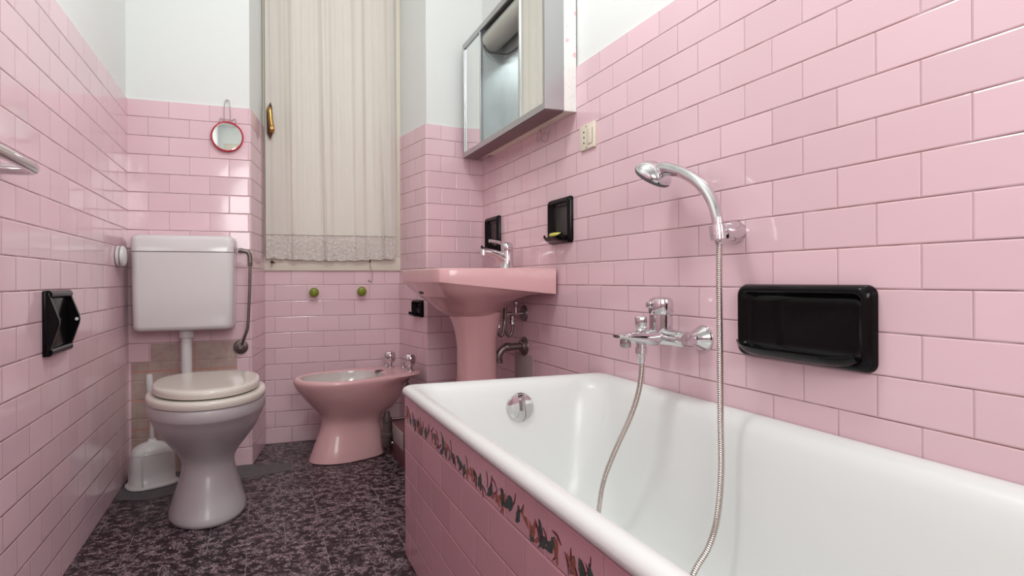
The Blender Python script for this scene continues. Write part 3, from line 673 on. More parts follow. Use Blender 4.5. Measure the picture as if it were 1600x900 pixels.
# paper holder on the left wall
TP = thing('toilet_paper_holder', (XL, 1.805, 0.60), 'black ceramic toilet paper holder with pointed ears on the left wall', 'toilet paper holder')
bm = B(); xw = XL - 0.0005
def slab(bm, lo, hi, bev): box(bm, lo, hi, bev, 3)
slab(bm, (xw, 1.712, 0.602), (xw + 0.010, 1.902, 0.764), 0.004)
tube(bm, [(xw + 0.010, 1.722, 0.754), (xw + 0.010, 1.892, 0.754)], 0.0105, 14, smooth=1); tube(bm, [(xw + 0.010, 1.722, 0.612), (xw + 0.010, 1.892, 0.612)], 0.0105, 14, smooth=1)
obj('back_plate', bm, M['black'], TP, angle=60)
for yy in (1.714, 1.888):
    bm = B(); prof = [(0.002, 0.762), (0.014, 0.760), (0.018, 0.744), (0.034, 0.698), (0.037, 0.685), (0.034, 0.672), (0.018, 0.622), (0.014, 0.606), (0.002, 0.604)]
    loft(bm, [[Vector((xw + x, yy + d, z)) for x, z in prof] for d in (0.0, 0.012)]); 
    bmesh.ops.bevel(bm, geom=bm.edges[:], offset=0.002, segments=2, affect='EDGES')
    if yy > 1.8: lathe(bm, [(0.0001, 0), (0.0045, 0.0002), (0.0045, 0.0006), (0.0001, 0.0008)], (xw + 0.030, yy - 0.0002, 0.685), (0, -1, 0), 14, mat=1)
    obj('ear', bm, [M['black'], M['plastic_white']], TP, angle=50)

# towel rail on the left wall
bm = B(); pts = [(XL, 1.447, 1.014), (-0.468, 1.449, 1.014), (-0.444, 1.446, 1.0145), (-0.434, 1.436, 1.0155), (-0.431, 1.40, 1.016), (-0.431, 1.20, 1.016), (-0.431, 0.95, 1.016), (-0.434, 0.914, 1.0155), (-0.444, 0.904, 1.0145), (-0.468, 0.901, 1.014), (XL, 0.903, 1.014)]
RAIL = thing('towel_rail', (XL, 1.175, 1.026), 'chrome tube towel rail on the left wall', 'towel rail')
tube(bm, pts, 0.0115, 20, 6); obj('rail_tube', bm, M['chrome'], RAIL, angle=70)
for y in (1.447, 0.903):
    bm = B(); lathe(bm, [(0.019, 0.0), (0.019, 0.004), (0.011, 0.009)], (XL, y, 1.014), (1, 0, 0), 24); obj('rail_rosette', bm, M['chrome'], RAIL)

# air freshener puck
FR = thing('air_freshener', (XL, 2.52, 0.88), 'small round white plastic air freshener on the left wall beside the cistern', 'air freshener')
bm = B(); lathe(bm, [(0.030, 0), (0.038, 0.003), (0.038, 0.010), (0.034, 0.0125)], (XL, 2.515, 0.880), (1, 0, 0), 36); obj('back_disc', bm, M['plastic_white'], FR)
bm = B(); lathe(bm, [(0.033, 0.0125), (0.033, 0.0155)], (XL, 2.515, 0.880), (1, 0, 0), 36); obj('gap_ring', bm, M['iron'], FR, label='dark slot between the two discs')
bm = B(); lathe(bm, [(0.036, 0.0155), (0.0385, 0.018), (0.036, 0.026), (0.028, 0.031), (0.0001, 0.0325)], (XL, 2.515, 0.880), (1, 0, 0), 36); obj('front_cap', bm, M['plastic_white'], FR)

# ------------------------------------------------------------------ cistern with flush pipe and supply
CIS = thing('toilet_cistern', (-0.284, 2.64, 0.59), 'grey-white plastic wall cistern hung above the toilet', 'cistern')
YW_ = 2.7185
def cring(z, s, yf, dx=0.0):
    r = rrect(-0.284 - 0.1815 * s - dx, -0.284 + 0.1815 * s + dx, yf, YW_, z, 0.026, 6)
    # wider at the wall than at the front, like a moulded tank
    out = []
    for p in r:
        t = (p.y - yf) / (YW_ - yf); out.append(Vector((-0.284 + (p.x + 0.284) * (1 + 0.075 * t), p.y, p.z)))
    return out
bm = B(); loft(bm, [cring(0.592, 0.86, 2.600), cring(0.594, 0.93, 2.583), cring(0.600, 0.960, 2.575), cring(0.612, 0.972, 2.571), cring(0.75, 0.985, 2.568), cring(0.899, 1.0, 2.566)])
obj('tank', bm, M['cistern'], CIS, angle=60)
bm = B(); loft(bm, [cring(0.9005, 0.985, 2.569), cring(0.9025, 1.002, 2.565), cring(0.950, 1.002, 2.566), cring(0.960, 0.985, 2.572), cring(0.966, 0.94, 2.585), cring(0.9665, 0.6, 2.62)])
obj('tank_lid', bm, M['cistern'], CIS, angle=60)
bm = B(); px_ = -0.281
lathe(bm, [(0.030, 0.5935), (0.030, 0.588), (0.0275, 0.585), (0.0275, 0.562), (0.0245, 0.558)], (px_, 2.645, 0), (0, 0, 1), 32)
tube(bm, [(px_, 2.645, 0.575), (px_, 2.645, 0.50), (px_, 2.645, 0.42), (px_, 2.645, 0.37), (px_ + 0.008, 2.635, 0.335), (px_ + 0.03, 2.60, 0.318), (px_ + 0.055, 2.55, 0.314), (px_ + 0.085, 2.47, 0.314)], 0.0205, 24, 6)
obj('flush_pipe', bm, M['plastic_white'], CIS, angle=60, label='thick white flush pipe')
SUP = thing('supply_pipe', (-0.045, 2.70, 0.51), 'thin tarnished metal supply pipe with elbow beside the cistern', 'pipe')
bm = B(); tube(bm, [(-0.086, 2.655, 0.912), (-0.062, 2.655, 0.910), (-0.048, 2.655, 0.905), (-0.041, 2.655, 0.890), (-0.040, 2.655, 0.865)], 0.0095, 16, 6)
lathe(bm, [(0.0125, 0), (0.0125, 0.012)], (-0.082, 2.655, 0.9115), (1, 0, 0), 6); obj('elbow', bm, M['iron'], SUP)
bm = B(); lathe(bm, [(0.0115, 0), (0.0115, 0.014), (0.0085, 0.016)], (-0.040, 2.655, 0.848), (0, 0, 1), 6)
tube(bm, [(-0.040, 2.655, 0.860), (-0.0405, 2.655, 0.80), (-0.044, 2.657, 0.70), (-0.048, 2.660, 0.62), (-0.052, 2.662, 0.585), (-0.066, 2.672, 0.545), (-0.074, 2.685, 0.520)], 0.0062, 14, 6); obj('riser', bm, M['iron'], SUP)
bm = B(); lathe(bm, [(0.030, 0.0), (0.029, 0.006), (0.022, 0.010), (0.016, 0.011), (0.014, 0.022), (0.008, 0.024), (0.008, 0.030)], (-0.0795, 2.7195, 0.506), (0, -1, 0), 32); obj('wall_valve', bm, M['iron'], SUP, label='round tarnished wall valve')

# ------------------------------------------------------------------ toilet
TOI = thing('toilet', (-0.168, 2.24, 0.0), 'white ceramic pedestal toilet with closed ivory lid', 'toilet')
def egg(cx, yc, yf, yb, hw, z, N=64, nf=2.0, nbk=2.3, skew=0.0):
    out = []
    for k in range(N):
        t = 2 * pi * k / N; c, s = cos(t), sin(t); e = nf if s < 0 else nbk
        a = (yc - yf) if s < 0 else (yb - yc)
        x = hw * math.copysign(abs(c) ** (2 / e), c); y = a * math.copysign(abs(s) ** (2 / e), s)
        out.append(Vector((cx + x + skew * y, yc + y, z)))
    return out
cx = -0.169
bm = B()
prof = [(0.0, 0.110, 2.075, 2.45), (0.003, 0.1215, 2.062, 2.45), (0.014, 0.1225, 2.060, 2.45), (0.03, 0.118, 2.066, 2.45), (0.06, 0.109, 2.080, 2.45), (0.10, 0.096, 2.103, 2.445), (0.14, 0.0855, 2.122, 2.44), (0.168, 0.0820, 2.130, 2.435), (0.190, 0.0860, 2.125, 2.43),
        (0.215, 0.0990, 2.106, 2.43), (0.245, 0.1220, 2.070, 2.43), (0.275, 0.1440, 2.033, 2.43), (0.305, 0.1620, 1.997, 2.425), (0.332, 0.1740, 1.972, 2.42), (0.350, 0.1795, 1.960, 2.42), (0.3555, 0.1830, 1.953, 2.42), (0.362, 0.1850, 1.948, 2.42), (0.390, 0.1860, 1.946, 2.42), (0.397, 0.1835, 1.950, 2.415), (0.3985, 0.17, 1.97, 2.40)]
loft(bm, [egg(cx - 0.004 * (1 - z / 0.4), 2.235, yf, yb, hw, z) for z, hw, yf, yb in prof])
obj('bowl', bm, M['ceramic_white'], TOI, angle=70)
bm = B(); lathe(bm, [(0.006, 0), (0.0045, 0.002), (0.0001, 0.0035)], (cx - 0.104, 2.165, 0.032), (-0.75, -0.65, 0.3), 16); obj('floor_bolt', bm, M['rust'], TOI)
def plate(bm, zl, hw, yf, yb, z0, z1, sl=0.0, r=0.008):
    rs = []
    for f, dz in ((0.7, 0.0), (0.3, 0.0), (0.0, 0.35), (0.0, 0.65), (0.3, 1.0), (1.0, 1.06), (3.5, 1.10)):
        rg = egg(cx, 2.20, yf + r * f, yb - r * f, hw - r * f, z0 + (z1 - z0) * dz, nbk=2.6)
        rs.append([Vector((p.x, p.y, p.z + sl * (p.y - yf))) for p in rg])
    loft(bm, rs)
bm = B(); plate(bm, 0, 0.1855, 1.944, 2.385, 0.3995, 0.4215); obj('seat_ring', bm, M['seat'], TOI, angle=60)
bm = B(); plate(bm, 0, 0.1660, 1.966, 2.385, 0.4280, 0.4510, sl=0.012, r=0.010); lid = obj('lid', bm, M['seat'], TOI, angle=60)
for x in (-0.075, 0.075):
    bm = B(); lathe(bm, [(0.011, 0), (0.011, 0.05)], (cx + x - 0.025, 2.388, 0.420), (1, 0, 0), 16); box(bm, (cx + x - 0.010, 2.378, 0.395), (cx + x + 0.010, 2.400, 0.420), 0.002); obj('lid_hinge', bm, M['seat'], TOI)

# toilet brush in its holder
BR_ = thing('toilet_brush', (-0.40, 2.60, 0.0), 'white plastic toilet brush standing in its domed holder behind the toilet', 'toilet brush')
bc = (-0.398, 2.585); ro = 0.42
bm = B()
loft(bm, [super_ring(bc[0], bc[1], z, 0.086 * s, 0.066 * s, 2.8, 48, ro) for z, s in ((0.0035, 1.0), (0.006, 1.06), (0.012, 1.06), (0.016, 1.0))] +
     [super_ring(bc[0], bc[1], z, 0.080 * s, 0.060 * s, 3.0, 48, ro) for z, s in ((0.020, 1.0), (0.06, 0.985), (0.11, 0.96), (0.128, 0.93))])
obj('holder', bm, M['plastic_white'], BR_, angle=60)
bm = B(); loft(bm, [super_ring(bc[0], bc[1], z, 0.079 * s, 0.059 * s, 2.6, 48, ro) for z, s in ((0.129, 0.93), (0.137, 0.90), (0.150, 0.78), (0.160, 0.58), (0.167, 0.32), (0.171, 0.2), (0.180, 0.15))])
obj('holder_cap', bm, M['plastic_white'], BR_, angle=60)
# raised arched seam
bm = B(); e1 = Vector((cos(ro), sin(ro), 0)); e2 = Vector((-sin(ro), cos(ro), 0)); c0 = Vector((bc[0], bc[1], 0))
pts = [c0 - e1 * 0.050 - e2 * 0.062 + Vector((0, 0, z)) for z in (0.018, 0.07, 0.115)] + [c0 - e1 * 0.044 - e2 * 0.050 + Vector((0, 0, 0.138)), c0 - e1 * 0.030 - e2 * 0.030 + Vector((0, 0, 0.156))]
tube(bm, pts, 0.0032, 8, 6); obj('seam_rib', bm, M['plastic_white'], BR_)
bm = B(); tube(bm, [(bc[0], bc[1], 0.170), (bc[0] - 0.001, bc[1], 0.25), (bc[0] - 0.006, bc[1] + 0.002, 0.33), (bc[0] - 0.008, bc[1] + 0.002, 0.40), (bc[0] - 0.009, bc[1] + 0.002, 0.428)], [0.0085, 0.007, 0.0105, 0.0125, 0.011], 18, 6)
obj('brush_handle', bm, M['plastic_white'], BR_)

# ------------------------------------------------------------------ bidet
BT, BA = Vector((0.140, 2.632, 0.0)), R(20)
ea, eb = Vector((cos(BA), sin(BA), 0)), Vector((-sin(BA), cos(BA), 0))
BID = thing('bidet', BT + ea * 0.25, 'pink ceramic pedestal bidet with twin chrome taps beneath the window', 'bidet')
def br(a0, a1, hw, z, ac=None, nf=2.0, nb_=2.2, N=56, db=0.0):
    """ring in bidet frame: a along the axis from the tip, b across"""
    ac = ac if ac is not None else (a0 + a1) / 2; out = []
    for k in range(N):
        t = 2 * pi * k / N; c, s = cos(t), sin(t); e = nf if c < 0 else nb_
        aa = (ac - a0) if c < 0 else (a1 - ac)
        a = ac + aa * math.copysign(abs(c) ** (2 / e), c); b = db + hw * math.copysign(abs(s) ** (2 / e), s)
        p = BT + ea * a + eb * b; out.append(Vector((p.x, p.y, z)))
    return out
bm = B()
loft(bm, [br(0.070, 0.405, 0.100, 0.0, 0.22, nb_=3), br(0.062, 0.410, 0.108, 0.004, 0.22, nb_=3), br(0.064, 0.410, 0.107, 0.012, 0.22, nb_=3), br(0.085, 0.405, 0.094, 0.06, 0.22, nb_=3), br(0.105, 0.398, 0.080, 0.11, 0.23, nb_=3), br(0.120, 0.392, 0.074, 0.155, 0.24, nb_=3),
          br(0.124, 0.405, 0.080, 0.180, 0.24, nb_=3), br(0.108, 0.470, 0.100, 0.205, 0.24), br(0.075, 0.500, 0.124, 0.240, 0.24), br(0.044, 0.515, 0.146, 0.275, 0.23), br(0.020, 0.520, 0.161, 0.305, 0.23), br(0.005, 0.530, 0.170, 0.330, 0.23, nb_=2.6),
          br(0.0, 0.560, 0.174, 0.345, 0.22, nb_=3.4), br(0.0, 0.578, 0.175, 0.354, 0.22, nb_=4.2), br(0.006, 0.574, 0.170, 0.361, 0.22, nb_=4.2), br(0.012, 0.566, 0.164, 0.363, 0.22, nb_=4), br(0.020, 0.425, 0.154, 0.3635, 0.20, nb_=2.8), br(0.027, 0.414, 0.146, 0.3625, 0.20, nb_=2.4),
          br(0.032, 0.405, 0.141, 0.358, 0.20), br(0.034, 0.402, 0.139, 0.346, 0.20), br(0.060, 0.375, 0.115, 0.30, 0.20), br(0.10, 0.33, 0.085, 0.265, 0.20), br(0.15, 0.27, 0.04, 0.250, 0.20)])
obj('bowl', bm, M['ceramic_pink'], BID, angle=60)
bm = B(); loft(bm, [br(0.0325, 0.4045, 0.1405, 0.3575, 0.20), br(0.0345, 0.4015, 0.1385, 0.3470, 0.20), br(0.0605, 0.3745, 0.1145, 0.3010, 0.20), br(0.1005, 0.3295, 0.0845, 0.2660, 0.20), br(0.15, 0.27, 0.04, 0.2512, 0.20),
          br(0.15, 0.27, 0.042, 0.2505, 0.20)], cap0=False); obj('basin', bm, M['basin_pale'], BID, label='pale glazed hollow', angle=60)
def bp(a, b, z): p = BT + ea * a + eb * b; return Vector((p.x, p.y, z))
for b_, a_ in ((0.085, 0.515), (-0.070, 0.530)):
    bm = B(); o = bp(a_, b_, 0)
    lathe(bm, [(0.0255, 0.360), (0.0255, 0.367), (0.013, 0.373), (0.013, 0.382), (0.022, 0.388), (0.0275, 0.402), (0.0275, 0.425), (0.021, 0.437), (0.0001, 0.441)], o, (0, 0, 1), 36, flute=6, fd=0.06)
    obj('tap', bm, M['chrome'], BID, label='fluted chrome tap knob')
bm = B(); o = bp(0.545, 0.010, 0)
lathe(bm, [(0.012, 0.360), (0.012, 0.366), (0.006, 0.368), (0.006, 0.385), (0.009, 0.387), (0.008, 0.394)], o, (0, 0, 1), 20); obj('pop_up_knob', bm, M['chrome'], BID)
bm = B(); o = bp(0.398, 0.0, 0.352)
tube(bm, [bp(0.424, 0.0, 0.360), bp(0.405, 0.0, 0.362), bp(0.385, 0.0, 0.3615)], 0.008, 12); obj('water_jet', bm, M['chrome_dull'], BID)
# bidet waste trap and supply
TR = thing('bidet_trap', bp(0.46, -0.04, 0.05), 'dark metal waste trap and pipe behind the bidet foot', 'pipe')
bm = B(); q0 = Vector((0.533, 2.655, 0.0))
lathe(bm, [(0.017, 0.040), (0.021, 0.046), (0.021, 0.085), (0.024, 0.088), (0.024, 0.100), (0.019, 0.104), (0.019, 0.150), (0.023, 0.153), (0.023, 0.172), (0.015, 0.176), (0.013, 0.196)], q0, (0, 0, 1), 24)
obj('trap_body', bm, M['iron'], TR)
bm = B(); tube(bm, [q0 + Vector((0.0, 0, 0.052)), q0 + Vector((0.030, 0.0, 0.055)), q0 + Vector((0.045, 0.002, 0.085)), q0 + Vector((0.062, 0.004, 0.118)), q0 + Vector((0.085, 0.006, 0.122))], 0.0125, 16, 6)
tube(bm, [q0 + Vector((0.0, 0, 0.162)), q0 + Vector((0.06, 0.004, 0.162)), q0 + Vector((0.14, 0.01, 0.162))], 0.006, 10)
obj('waste_pipe', bm, M['chrome_dull'], TR)
bm = B(); q1 = bp(0.505, -0.085, 0)
tube(bm, [q1 + Vector((0, 0, 0.347)), q1 + Vector((0, 0, 0.29)), q1 + Vector((0.004, 0.0, 0.22)), q1 + Vector((0.01, 0.004, 0.16))], 0.0055, 10)
lathe(bm, [(0.010, 0), (0.010, 0.018)], q1 + Vector((0, 0, 0.322)), (0, 0, 1), 6); lathe(bm, [(0.009, 0), (0.009, 0.012)], q1 + Vector((0, 0, 0.295)), (0, 0, 1), 6)
obj('supply_tail', bm, M['iron'], TR)

# ------------------------------------------------------------------ washbasin on pedestal
SY = 2.303
BAS = thing('washbasin', (0.86, SY, 0.15), 'pink ceramic washbasin on a pedestal against the right wall', 'washbasin')
def rounded_poly(P, r, k=5):
    out = []; n = len(P)
    for i in range(n):
        a, b, c = Vector(P[i - 1]), Vector(P[i]), Vector(P[(i + 1) % n]); rr_ = r[i]
        p, q = b + (a - b).normalized() * rr_, b + (c - b).normalized() * rr_
        for j in range(k + 1):
            t = j / k; out.append(p * (1 - t) ** 2 + b * 2 * t * (1 - t) + q * t * t)
    return out
OUT = rounded_poly([(XR - 0.0015, 1.970), (0.80, 1.993), (0.590, 2.022), (0.580, SY), (0.586, 2.600), (0.80, 2.620), (XR - 0.0015, 2.636)], [0.004, 0.02, 0.045, 0.15, 0.045, 0.02, 0.004])
CB = Vector((0.805, SY)); NR = 96
def ray_ring(poly, c, N):
    out = []
    n = len(poly)
    for k in range(N):
        t = 2 * pi * k / N; d = Vector((cos(t), sin(t))); best = None
        for i in range(n):
            a, b = poly[i] - c, poly[(i + 1) % n] - c; e = b - a; den = d.x * e.y - d.y * e.x
            if abs(den) < 1e-9: continue
            s = (a.x * e.y - a.y * e.x) / den; w = (a.x * d.y - a.y * d.x) / den
            if s > 0 and -1e-6 <= w <= 1 + 1e-6 and (best is None or s > best): best = s
        out.append(c + d * best)
    return out
OR = ray_ring(OUT, CB, NR)
def blend(sc, rx, ry, w, zf, ccx=None):
    c2 = Vector((ccx if ccx else CB.x, CB.y)); out = []
    for k in range(NR):
        t = 2 * pi * k / NR; p = CB + (OR[k] - CB) * sc; q = c2 + Vector((rx * cos(t), ry * sin(t))); r_ = p.lerp(q, w)
        out.append(Vector((r_.x, r_.y, zf(r_.x) if callable(zf) else zf)))
    return out
zlow = lambda x: 0.777 - 0.045 * max(0, min(1, (x - 0.60) / 0.42))
bm = B()
loft(bm, [blend(0, 0.052, 0.056, 1, 0.640), blend(0, 0.086, 0.090, 1, 0.6405), blend(0, 0.104, 0.112, 1, 0.648), blend(0, 0.135, 0.152, 1, 0.668), blend(0, 0.175, 0.205, 0.94, 0.697), blend(0.92, 0.19, 0.235, 0.50, lambda x: 0.722 + 0.008 * max(0, min(1, (x - 0.80) / 0.2))), blend(0.965, 0.2, 0.26, 0.12, lambda x: zlow(x) - 0.016 * (1 - max(0, min(1, (x - 0.72) / 0.25)))),
          blend(0.985, 0.2, 0.26, 0.05, lambda x: zlow(x) - 0.004 * (1 - max(0, min(1, (x - 0.72) / 0.25)))), blend(0.996, 0.2, 0.26, 0.0, lambda x: zlow(x)), blend(1.0, 0, 0, 0, lambda x: zlow(x) + 0.006), blend(1.0, 0, 0, 0, 0.818), blend(0.994, 0, 0, 0, 0.8245), blend(0.98, 0, 0, 0, 0.8275), blend(0.93, 0, 0, 0, 0.8265),
          blend(0.80, 0.18, 0.25, 0.75, 0.822, 0.775), blend(0, 0.165, 0.232, 1, 0.800, 0.770), blend(0, 0.13, 0.18, 1, 0.735, 0.77), blend(0, 0.07, 0.09, 1, 0.700, 0.775), blend(0, 0.02, 0.02, 1, 0.696, 0.775)])
from mathutils.bvhtree import BVHTree
basin_tree = BVHTree.FromBMesh(bm)
obj('basin', bm, M['ceramic_pink'], BAS, angle=24)
hn = Vector((-0.92, 0, -0.39)).normalized(); hp, _, _, _ = basin_tree.ray_cast(Vector((0.50, 2.303, 0.692)), -hn)
bm = B(); hx_ = Vector((0, -1, 0)); hy_ = hn.cross(hx_)
loft(bm, [[hp + hn * d + hx_ * 0.034 * sc * cos(a) + hy_ * 0.0065 * sc * sin(a) for a in [2 * pi * q / 24 for q in range(24)]] for d, sc in ((-0.004, 1.0), (0.0010, 1.0), (0.0013, 0.8))])
obj('overflow_hole', bm, M['rubber'], BAS, label='dark slot under the front edge')
def ped(z, hx, hy, cx_=0.835, n=2.5): return super_ring(cx_, SY, z, hx, hy, n, 56)
bm = B(); loft(bm, [ped(0.150, 0.112, 0.108), ped(0.157, 0.114, 0.110), ped(0.20, 0.102, 0.098), ped(0.30, 0.086, 0.083), ped(0.40, 0.0795, 0.077), ped(0.50, 0.078, 0.075), ped(0.555, 0.082, 0.078, 0.834), ped(0.60, 0.091, 0.086, 0.832), ped(0.638, 0.103, 0.094, 0.829), ped(0.655, 0.106, 0.097, 0.828)])
obj('pedestal', bm, M['ceramic_pink'], BAS, angle=70)

FAU = thing('basin_tap', (0.972, SY, 0.827), 'chrome single-lever mixer tap on the pink washbasin', 'tap')
fx0 = 0.972
bm = B(); lathe(bm, [(0.031, 0.8272), (0.0305, 0.832), (0.0275, 0.838), (0.0255, 0.870), (0.0250, 0.905)], (fx0, SY, 0), (0, 0, 1), 36)
tube(bm, [(fx0 - 0.004, SY, 0.868), (fx0 - 0.025, SY, 0.880), (fx0 - 0.055, SY, 0.893), (fx0 - 0.085, SY, 0.9005), (fx0 - 0.108, SY, 0.902)], [0.022, 0.019, 0.016, 0.014, 0.0125], 24, 6)
obj('tap_body', bm, M['chrome'], FAU, angle=60)
bm = B(); lathe(bm, [(0.0135, 0.910), (0.0145, 0.906), (0.0145, 0.886), (0.012, 0.884)], (fx0 - 0.106, SY, 0), (0, 0, 1), 24); obj('aerator', bm, M['chrome'], FAU)
bm = B(); lathe(bm, [(0.0240, 0.9065), (0.0255, 0.909), (0.0255, 0.926), (0.021, 0.937), (0.011, 0.942), (0.0001, 0.943)], (fx0, SY, 0), (0, 0, 1), 36)
tube(bm, [(fx0 - 0.008, SY, 0.928), (fx0 - 0.030, SY, 0.938), (fx0 - 0.058, SY, 0.944), (fx0 - 0.080, SY, 0.946)], [0.0085, 0.007, 0.0062, 0.0068], 16, 6)
obj('lever', bm, M['chrome'], FAU, angle=60)

# stop valves and waste behind the pedestal
VAL = thing('stop_valve', (XR, 2.28, 0.645), 'chrome stop valves with bent hoses under the washbasin', 'valve')
bm = B(); VY = 2.280
lathe(bm, [(0.034, 0), (0.033, 0.007), (0.020, 0.011)], (XR, VY, 0.645), (-1, 0, 0), 32); obj('valve_rosette', bm, M['iron'], VAL)
bm = B(); tube(bm, [(XR - 0.010, VY, 0.645), (0.957, VY, 0.645)], 0.0072, 14, smooth=1)
lathe(bm, [(0.0075, 0.645), (0.007, 0.670), (0.0125, 0.676), (0.0135, 0.692), (0.009, 0.694)], (1.001, VY, 0), (0, 0, 1), 10)
lathe(bm, [(0.0105, 0.636), (0.0105, 0.615), (0.0125, 0.613), (0.0125, 0.602), (0.008, 0.600)], (0.985, VY, 0), (0, 0, 1), 8)
obj('valve_body', bm, M['chrome'], VAL)
bm = B(); tube(bm, [(0.985, VY, 0.605), (0.984, VY, 0.585), (0.980, VY, 0.562), (0.966, VY, 0.553), (0.955, VY, 0.575), (0.953, VY, 0.63), (0.955, VY, 0.70)], 0.0062, 12, 6)
tube(bm, [(0.960, VY + 0.02, 0.71), (0.954, VY + 0.01, 0.66), (0.948, VY, 0.60), (0.940, VY, 0.562), (0.930, VY, 0.556), (0.923, VY, 0.568), (0.924, VY, 0.60)], 0.0062, 12, 6)
obj('bent_hose', bm, M['iron'], VAL)
bm = B(); lathe(bm, [(0.0105, 0.590), (0.0105, 0.606), (0.0125, 0.608), (0.0125, 0.620)], (0.924, VY, 0), (0, 0, 1), 8); obj('hose_nut', bm, M['chrome'], VAL)
WST = thing('basin_waste', (XR, 2.28, 0.50), 'dark chrome waste elbow running into the wall behind the pedestal', 'pipe')
bm = B(); lathe(bm, [(0.040, 0), (0.039, 0.006), (0.030, 0.010), (0.026, 0.018), (0.020, 0.020)], (XR, VY, 0.508), (-1, 0, 0), 32); obj('waste_rosette', bm, M['iron'], WST)
bm = B(); tube(bm, [(XR - 0.012, VY, 0.508), (0.995, VY, 0.508), (0.962, VY, 0.507), (0.942, VY, 0.500), (0.926, VY, 0.482), (0.921, VY, 0.462), (0.926, VY, 0.450)], 0.0145, 18, 6)
lathe(bm, [(0.0165, 0), (0.0175, 0.003), (0.0175, 0.020), (0.0165, 0.023)], (0.972, VY, 0.5075), (-1, 0, 0), 24); lathe(bm, [(0.0165, 0), (0.0165, 0.012)], (0.922, VY, 0.444), (0, 0, 1), 20)
obj('waste_bend', bm, M['iron'], WST)

# ------------------------------------------------------------------ mirror cabinet
CY0, CY1, CZ0, CZ1, CXF, CXM, CXW = 1.835, 2.705, 1.367, 1.905, 0.920, 0.990, XR
CAB = thing('mirror_cabinet', ((CXF + CXW) / 2, 2.27, CZ0), 'aluminium-framed mirror cabinet with open centre above the washbasin', 'cabinet')
t_ = 0.012
bm = B()
box(bm, (CXF, CY0, CZ0), (CXM, CY0 + t_, CZ1), 0.0015); box(bm, (CXF, CY1 - t_, CZ0), (CXM, CY1, CZ1), 0.0015)
box(bm, (CXF, CY0 + t_ + .0002, CZ0), (CXM, CY1 - t_ - .0002, CZ0 + t_), 0.0015); box(bm, (CXF, CY0 + t_ + .0002, CZ1 - t_), (CXM, CY1 - t_ - .0002, CZ1), 0.0015)
# front lip with door grooves
fw_ = 0.024
for a, b, c, d in ((CY0, CY1, CZ0, CZ0 + fw_), (CY0, CY1, CZ1 - fw_, CZ1), (CY0, CY0 + 0.018, CZ0 + fw_, CZ1 - fw_), (CY1 - 0.018, CY1, CZ0 + fw_, CZ1 - fw_)):
    box(bm, (CXF - 0.003, a, c), (CXF + 0.003, b, d), 0.001)
obj('frame', bm, M['alu'], CAB, smooth=False)
bm = B(); box(bm, (CXM + 0.0005, CY0 + 0.001, CZ0 - 0.001), (CXW - 0.0005, CY0 + 0.016, CZ1), 0.001)
obj('side_board', bm, M['sticker'], CAB, smooth=False, label='white side board with pink blossom print')
bm = B(); box(bm, (CXM + 0.012, CY0 + 0.0165, CZ0 + 0.001), (CXW - 0.0005, CY1 - 0.10, CZ0 + 0.014), 0.001); box(bm, (CXW - 0.006, CY0 + 0.017, CZ0 + 0.0145), (CXW - 0.0005, CY1 - 0.002, CZ1), 0)
obj('back_board', bm, M['wood_cream'], CAB, smooth=False)
YM1, YM2 = 2.478, 2.057
bm = B(); box(bm, (CXF + 0.0035, YM1, CZ0 + 0.020), (CXF + 0.008, CY1 - 0.014, CZ1 - 0.020), 0.0005); obj('mirror_door', bm, M['mirror'], CAB, smooth=False, label='narrow far mirror door')
bm = B(); box(bm, (CXF + 0.0035, CY0 + 0.014, CZ0 + 0.020), (CXF + 0.008, YM2, CZ1 - 0.020), 0.0005); obj('mirror_door', bm, M['mirror'], CAB, smooth=False, label='near mirror door')
for y in (YM1, YM2):
    bm = B(); box(bm, (CXF - 0.001, y - 0.006, CZ0 + 0.020), (CXF + 0.012, y + 0.003, CZ1 - 0.020), 0.001); obj('door_edge', bm, M['alu'], CAB, smooth=False)
bm = B(); box(bm, (CXF + 0.012, YM1 + 0.002, CZ0 + t_), (CXW - 0.008, YM1 + 0.008, CZ1 - t_)); box(bm, (CXW - 0.012, YM2 - 0.03, CZ0 + 0.015), (CXW - 0.0085, YM1 + 0.002, CZ1 - t_)); box(bm, (CXF + 0.012, YM2 - 0.038, CZ0 + t_), (CXW - 0.008, YM2 - 0.032, CZ1 - t_)); box(bm, (CXF + 0.012, YM2 - 0.03, CZ0 + t_), (CXW - 0.012, YM1, CZ0 + t_ + 0.003))
obj('inner_lining', bm, M['mirror_old'], CAB, smooth=False, label='clouded blue-grey inner lining')
bm = B(); rings = []
for y, s in ((YM2 - 0.025, 0.8), (YM2 - 0.02, 1.0), (YM1 - 0.030, 1.0), (YM1 - 0.015, 0.97), (YM1 - 0.006, 0.85)):
    rings.append([Vector((0.974 + 0.048 * s * cos(a), y, CZ1 - 0.064 + 0.048 * s * sin(a))) for a in [2 * pi * q / 28 for q in range(28)]])
loft(bm, rings); obj('lamp_tube', bm, M['lamp_plastic'], CAB, angle=60, label='cream plastic light tube inside the cabinet')
bm = B(); tube(bm, [(0.935, YM1 - 0.02, 1.835), (0.938, YM1 - 0.022, 1.80), (0.955, YM1 - 0.03, 1.782), (0.985, YM1 - 0.05, 1.775), (1.015, YM1 - 0.10, 1.760), (1.022, YM1 - 0.2, 1.757)], 0.0025, 8, 6)
obj('inner_cable', bm, M['rubber'], CAB)
bm = B(); box(bm, (CXF + 0.001, CY0 + 0.003, CZ0 - 0.0025), (CXM - 0.001, CY1 - 0.003, CZ0 - 0.0002)); obj('underside_shade', bm, simple('shade_brown_base', (0.17, 0.10, 0.10), 0.4, noise=0.25), CAB, smooth=False, label='thin brown sheet painting the shade under the cabinet')  # added brown sheet: the shade beneath the cabinet put into its colour
